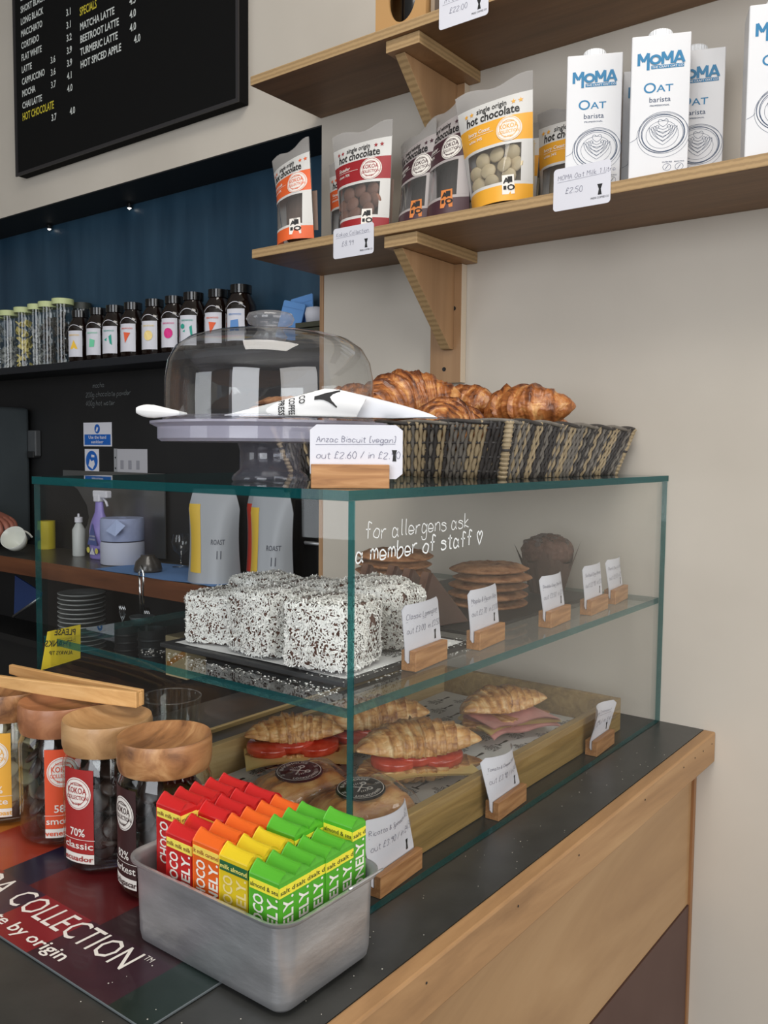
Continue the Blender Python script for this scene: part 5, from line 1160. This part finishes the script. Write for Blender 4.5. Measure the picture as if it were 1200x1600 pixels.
M_carton = mat('carton_white', (212, 212, 214), .35, coat=.2); M_cblue = mat('carton_blue', (22, 112, 156), .4); M_cnavy = mat('carton_navy', (40, 62, 92), .5)
M_cap = mat('cap_white', (226, 228, 230), .4)
def carton_proto():
    t = bpy.data.objects.new('oat_carton', None); C.objects.link(t); w, d, H_ = .078, .062, .226
    b = B(); hw, hd = w/2, d/2
    b.add([(-hw, -hd, 0), (hw, -hd, 0), (hw, hd, 0), (-hw, hd, 0), (-hw, -hd, H_-.004), (hw, -hd, H_-.004), (hw, hd, H_+.004), (-hw, hd, H_+.004)], [(0, 3, 2, 1), (4, 5, 6, 7), (0, 1, 5, 4), (1, 2, 6, 5), (2, 3, 7, 6), (3, 0, 4, 7)])
    b.o('carton_body', M_carton, t, bev=.0015)
    b = B(); V = [(.0, .0)]; N_ = 48
    for z, r in ((0, .0165), (.013, .0165), (.0155, .0150)):
        for i in range(N_): a = 2*PI*i/N_; rr = r*(1 if i % 2 else .955); b.v.append((rr*math.cos(a), rr*math.sin(a), z)); b.t.append(0)
    b.v.append((0, 0, .0155)); b.t.append(0)
    for j in range(2):
        for i in range(N_): b.f.append((j*N_+i, j*N_+(i+1) % N_, (j+1)*N_+(i+1) % N_, (j+1)*N_+i)); b.m.append(0)
    for i in range(N_): b.f.append((2*N_+i, 2*N_+(i+1) % N_, 3*N_)); b.m.append(0)
    o = b.o('screw_cap', M_cap, t); o.location = (0, .002, H_-.001)
    f = lambda u, v, w_=0: Vector((u, -hd-.0003, v)); FL_ = lambda k: (lambda u, v, w_=0: Vector((u, -hd-.0003-.00006*k, v)))
    b = B(); z = .176
    def letter(P, x, wd, k0, w_=.0038, h_=.0185):
        for k in range(len(P)-1): b.ribbon([(x+P[k][0]*wd, z+P[k][1]*h_), (x+P[k+1][0]*wd, z+P[k+1][1]*h_)], w_, FL_(k0+k))
    MP = [(0, 0), (0, 1), (.5, .3), (1, 1), (1, 0)]
    letter([(0, 0), (0, 1), (.5, .3), (1, 1), (1, -.42)], -.029, .0125, 0); letter(MP, .0025, .0120, 4); letter([(0, 0), (.5, 1), (1, 0)], .0178, .0125, 8); letter([(.25, .28), (.75, .28)], .0178, .0125, 11, .003)
    b.disc(-.0070, z+.0075, .0078, FL_(12), ri=.0042, seg=24)
    b.poly([(-.0125, z-.0068), (.0305, z-.0068), (.0305, z-.0012), (-.0125, z-.0012)], f)
    b.disc(-.0135, .1405, .0080, f, ri=.0056, seg=24); text(b, 'AT', f, -.0045, .1335, .0155, .008, width=.022); b.o('blue_lettering', M_cblue, t)
    b = B(); text(b, 'THE CRAFT OAT CO', lambda u, v, w_=0: Vector((u, -hd-.0006, v)), .009, z-.0058, .0048, .01, align='c', width=.041); b.o('strip_lettering', M_carton, t)
    b = B(); text(b, 'barista', f, 0, .118, .0115, .002, align='c', width=.028); text(b, 'PROFESSIONAL', f, 0, .1115, .0034, .01, align='c', width=.026)
    cu, cv = .0055, .069
    for dx, dy, r, w_ in ((0, 0, .0290, .0009), (-.002, .0, .0300, .0006), (0, .001, .0325, .0005), (.0, -.003, .0345, .0004), (-.0005, -.001, .0272, .0005)): b.disc(cu+dx, cv+dy, r, f, ri=r-w_, seg=48)
    b.disc(cu-.001, cv-.002, .0215, f, ri=.0211, seg=40)
    def cur(P): 
        Q = []
        for i in range(len(P)-1):
            a, p, q, c = P[max(i-1, 0)], P[i], P[i+1], P[min(i+2, len(P)-1)]
            for s in (0, .25, .5, .75): Q.append(tuple(.5*(2*p[j]+(q[j]-a[j])*s+(2*a[j]-5*p[j]+4*q[j]-c[j])*s*s+(3*p[j]-a[j]-3*q[j]+c[j])*s**3) for j in (0, 1)))
        return Q+[P[-1]]
    for sg in (-1, 1):
        b.ribbon(cur([(cu, cv+.010), (cu+sg*.005, cv+.014), (cu+sg*.0065, cv+.019), (cu+sg*.004, cv+.022), (cu, cv+.019)]), .0005, f)
        for k in range(4):
            s = k; b.ribbon(cur([(cu, cv-.018+.0065*s), (cu+sg*(.008+.0*s), cv-.012+.0055*s), (cu+sg*(.016-.002*s), cv-.002+.0035*s), (cu+sg*(.0185-.0035*s), cv+.010+.001*s), (cu+sg*(.014-.003*s), cv+.004+.002*s), (cu+sg*.007, cv-.006+.005*s), (cu, cv-.013+.0062*s)]), .0005, f)
    b.ribbon(cur([(-.038, .058), (-.031, .062), (-.028, .066)]), .0005, f)
    for u in (.012, .028): b.disc(u, .016, .0055, f, ri=.0050, seg=20); b.ribbon([(u-.002, .013), (u+.002, .019)], .0007, f)
    text(b, 'GLUTEN FREE', f, .012, .0230, .0028, .01, align='c', width=.013); text(b, 'MADE IN THE UK', f, .028, .0230, .0028, .01, align='c', width=.013)
    b.o('navy_print', M_cnavy, t); return t
cpx = carton_proto()
for x, y, rz, l in ((-.148, .0760, .44, 'white oat drink carton behind the hanging price card'), (-.150, -.0230, .40, 'foremost and tallest-looking white oat drink carton'), (-.075, -.0480, .36, 'white oat drink carton partly hidden behind the foremost one'), (-.052, .030, .42, 'white oat drink carton in shadow between the first two'), (-.145, -.1780, .36, 'white oat drink carton cut by the right edge of the picture')):
    d = dup(cpx, (x, y, .8158), Q90+rz, l); d['category'] = 'carton'; d['group'] = 'oat drink cartons'; d.scale = (1, 1, .865)
for ch in list(cpx.children): bpy.data.objects.remove(ch)
bpy.data.objects.remove(cpx)

# on the upper shelf
t = thing('gift_box', 'brown card gift box with a round window showing a black bottle, on the upper shelf', 'box', (-.14, .41, 1.1354))
M_kraft = mat('kraft', (182, 140, 88), .7)
b = B(); P = rrect(-.052, .052, 0, .22, .001, 1); V = []
hole = [(.028*math.cos(2*PI*i/32)+.004, .052+.040*math.sin(2*PI*i/32)) for i in range(32)]
out = []
for i in range(32):
    a = 2*PI*i/32; c, s = math.cos(a), math.sin(a); k = min(.052/abs(c) if abs(c) > 1e-6 else 9, (.168 if s > 0 else .052)/abs(s) if abs(s) > 1e-6 else 9)
    out.append((c*k, .052+s*k))
f = lambda u, v, w=0: Vector((-.04+w, -u, v))
V = [f(*p) for p in hole]+[f(*p) for p in out]; b.add(V, [(i, (i+1) % 32, 32+(i+1) % 32, 32+i) for i in range(32)])
b.add([f(p[0], p[1]) for p in hole]+[f(p[0], p[1], .004) for p in hole], [(i, (i+1) % 32, 32+(i+1) % 32, 32+i) for i in range(32)]); b.o('front_panel', M_kraft, t)
b = B(); b.box(-.0399, .04, -.052, -.050, 0, .22); b.box(-.0399, .04, .050, .052, 0, .22); b.box(.038, .04, -.05, .05, 0, .22); b.box(-.0399, .04, -.052, .052, 0, .002); b.o('box_walls', M_kraft, t)
B().lathe([(0, .003), (.026, .003), (.027, .006), (.027, .12), (.012, .15), (.012, .19), (0, .19)], 32, (0, -.004, 0)).o('bottle', M_black, t, smooth=True)
t = thing('paper_bag', 'striped grey paper bag edge behind the top price card on the upper shelf', 'bag', (-.13, .31, 1.1354))
b = B(); 
for k in range(8): b.box(-.045, .045, .034-.008*k, .0415-.008*k, .0, .18, m=k % 2)
b.o('bag_body', [mat('bag_grey', (150, 132, 112), .8), mat('bag_dark', (90, 76, 64), .8)], t)
t = thing('crumb_dust', 'tiny pale crumbs scattered on the dark worktop', 'crumbs', (-.9, 0, 0)); bpy.data.objects.remove(t)
b = B(); rn = random.Random(9)
for k in range(90):
    x, y = rn.uniform(-1.08, -.1), rn.uniform(-.065, -.004)
    if k % 4 == 0: x, y = rn.uniform(-1.06, -.93), rn.uniform(-.04, .1)
    z = .0038 if (x > -1.0 and y > .028) else .0005; s = rn.uniform(.0002, .00045); b.box(x-s, x+s, y-s, y+s, z, z+s)
o = b.o('crumbs', mat('crumb_dust', (200, 196, 184), .9)); tag(o, 'tiny pale crumbs scattered on the dark worktop and mat', 'crumbs'); o['kind'] = 'stuff'
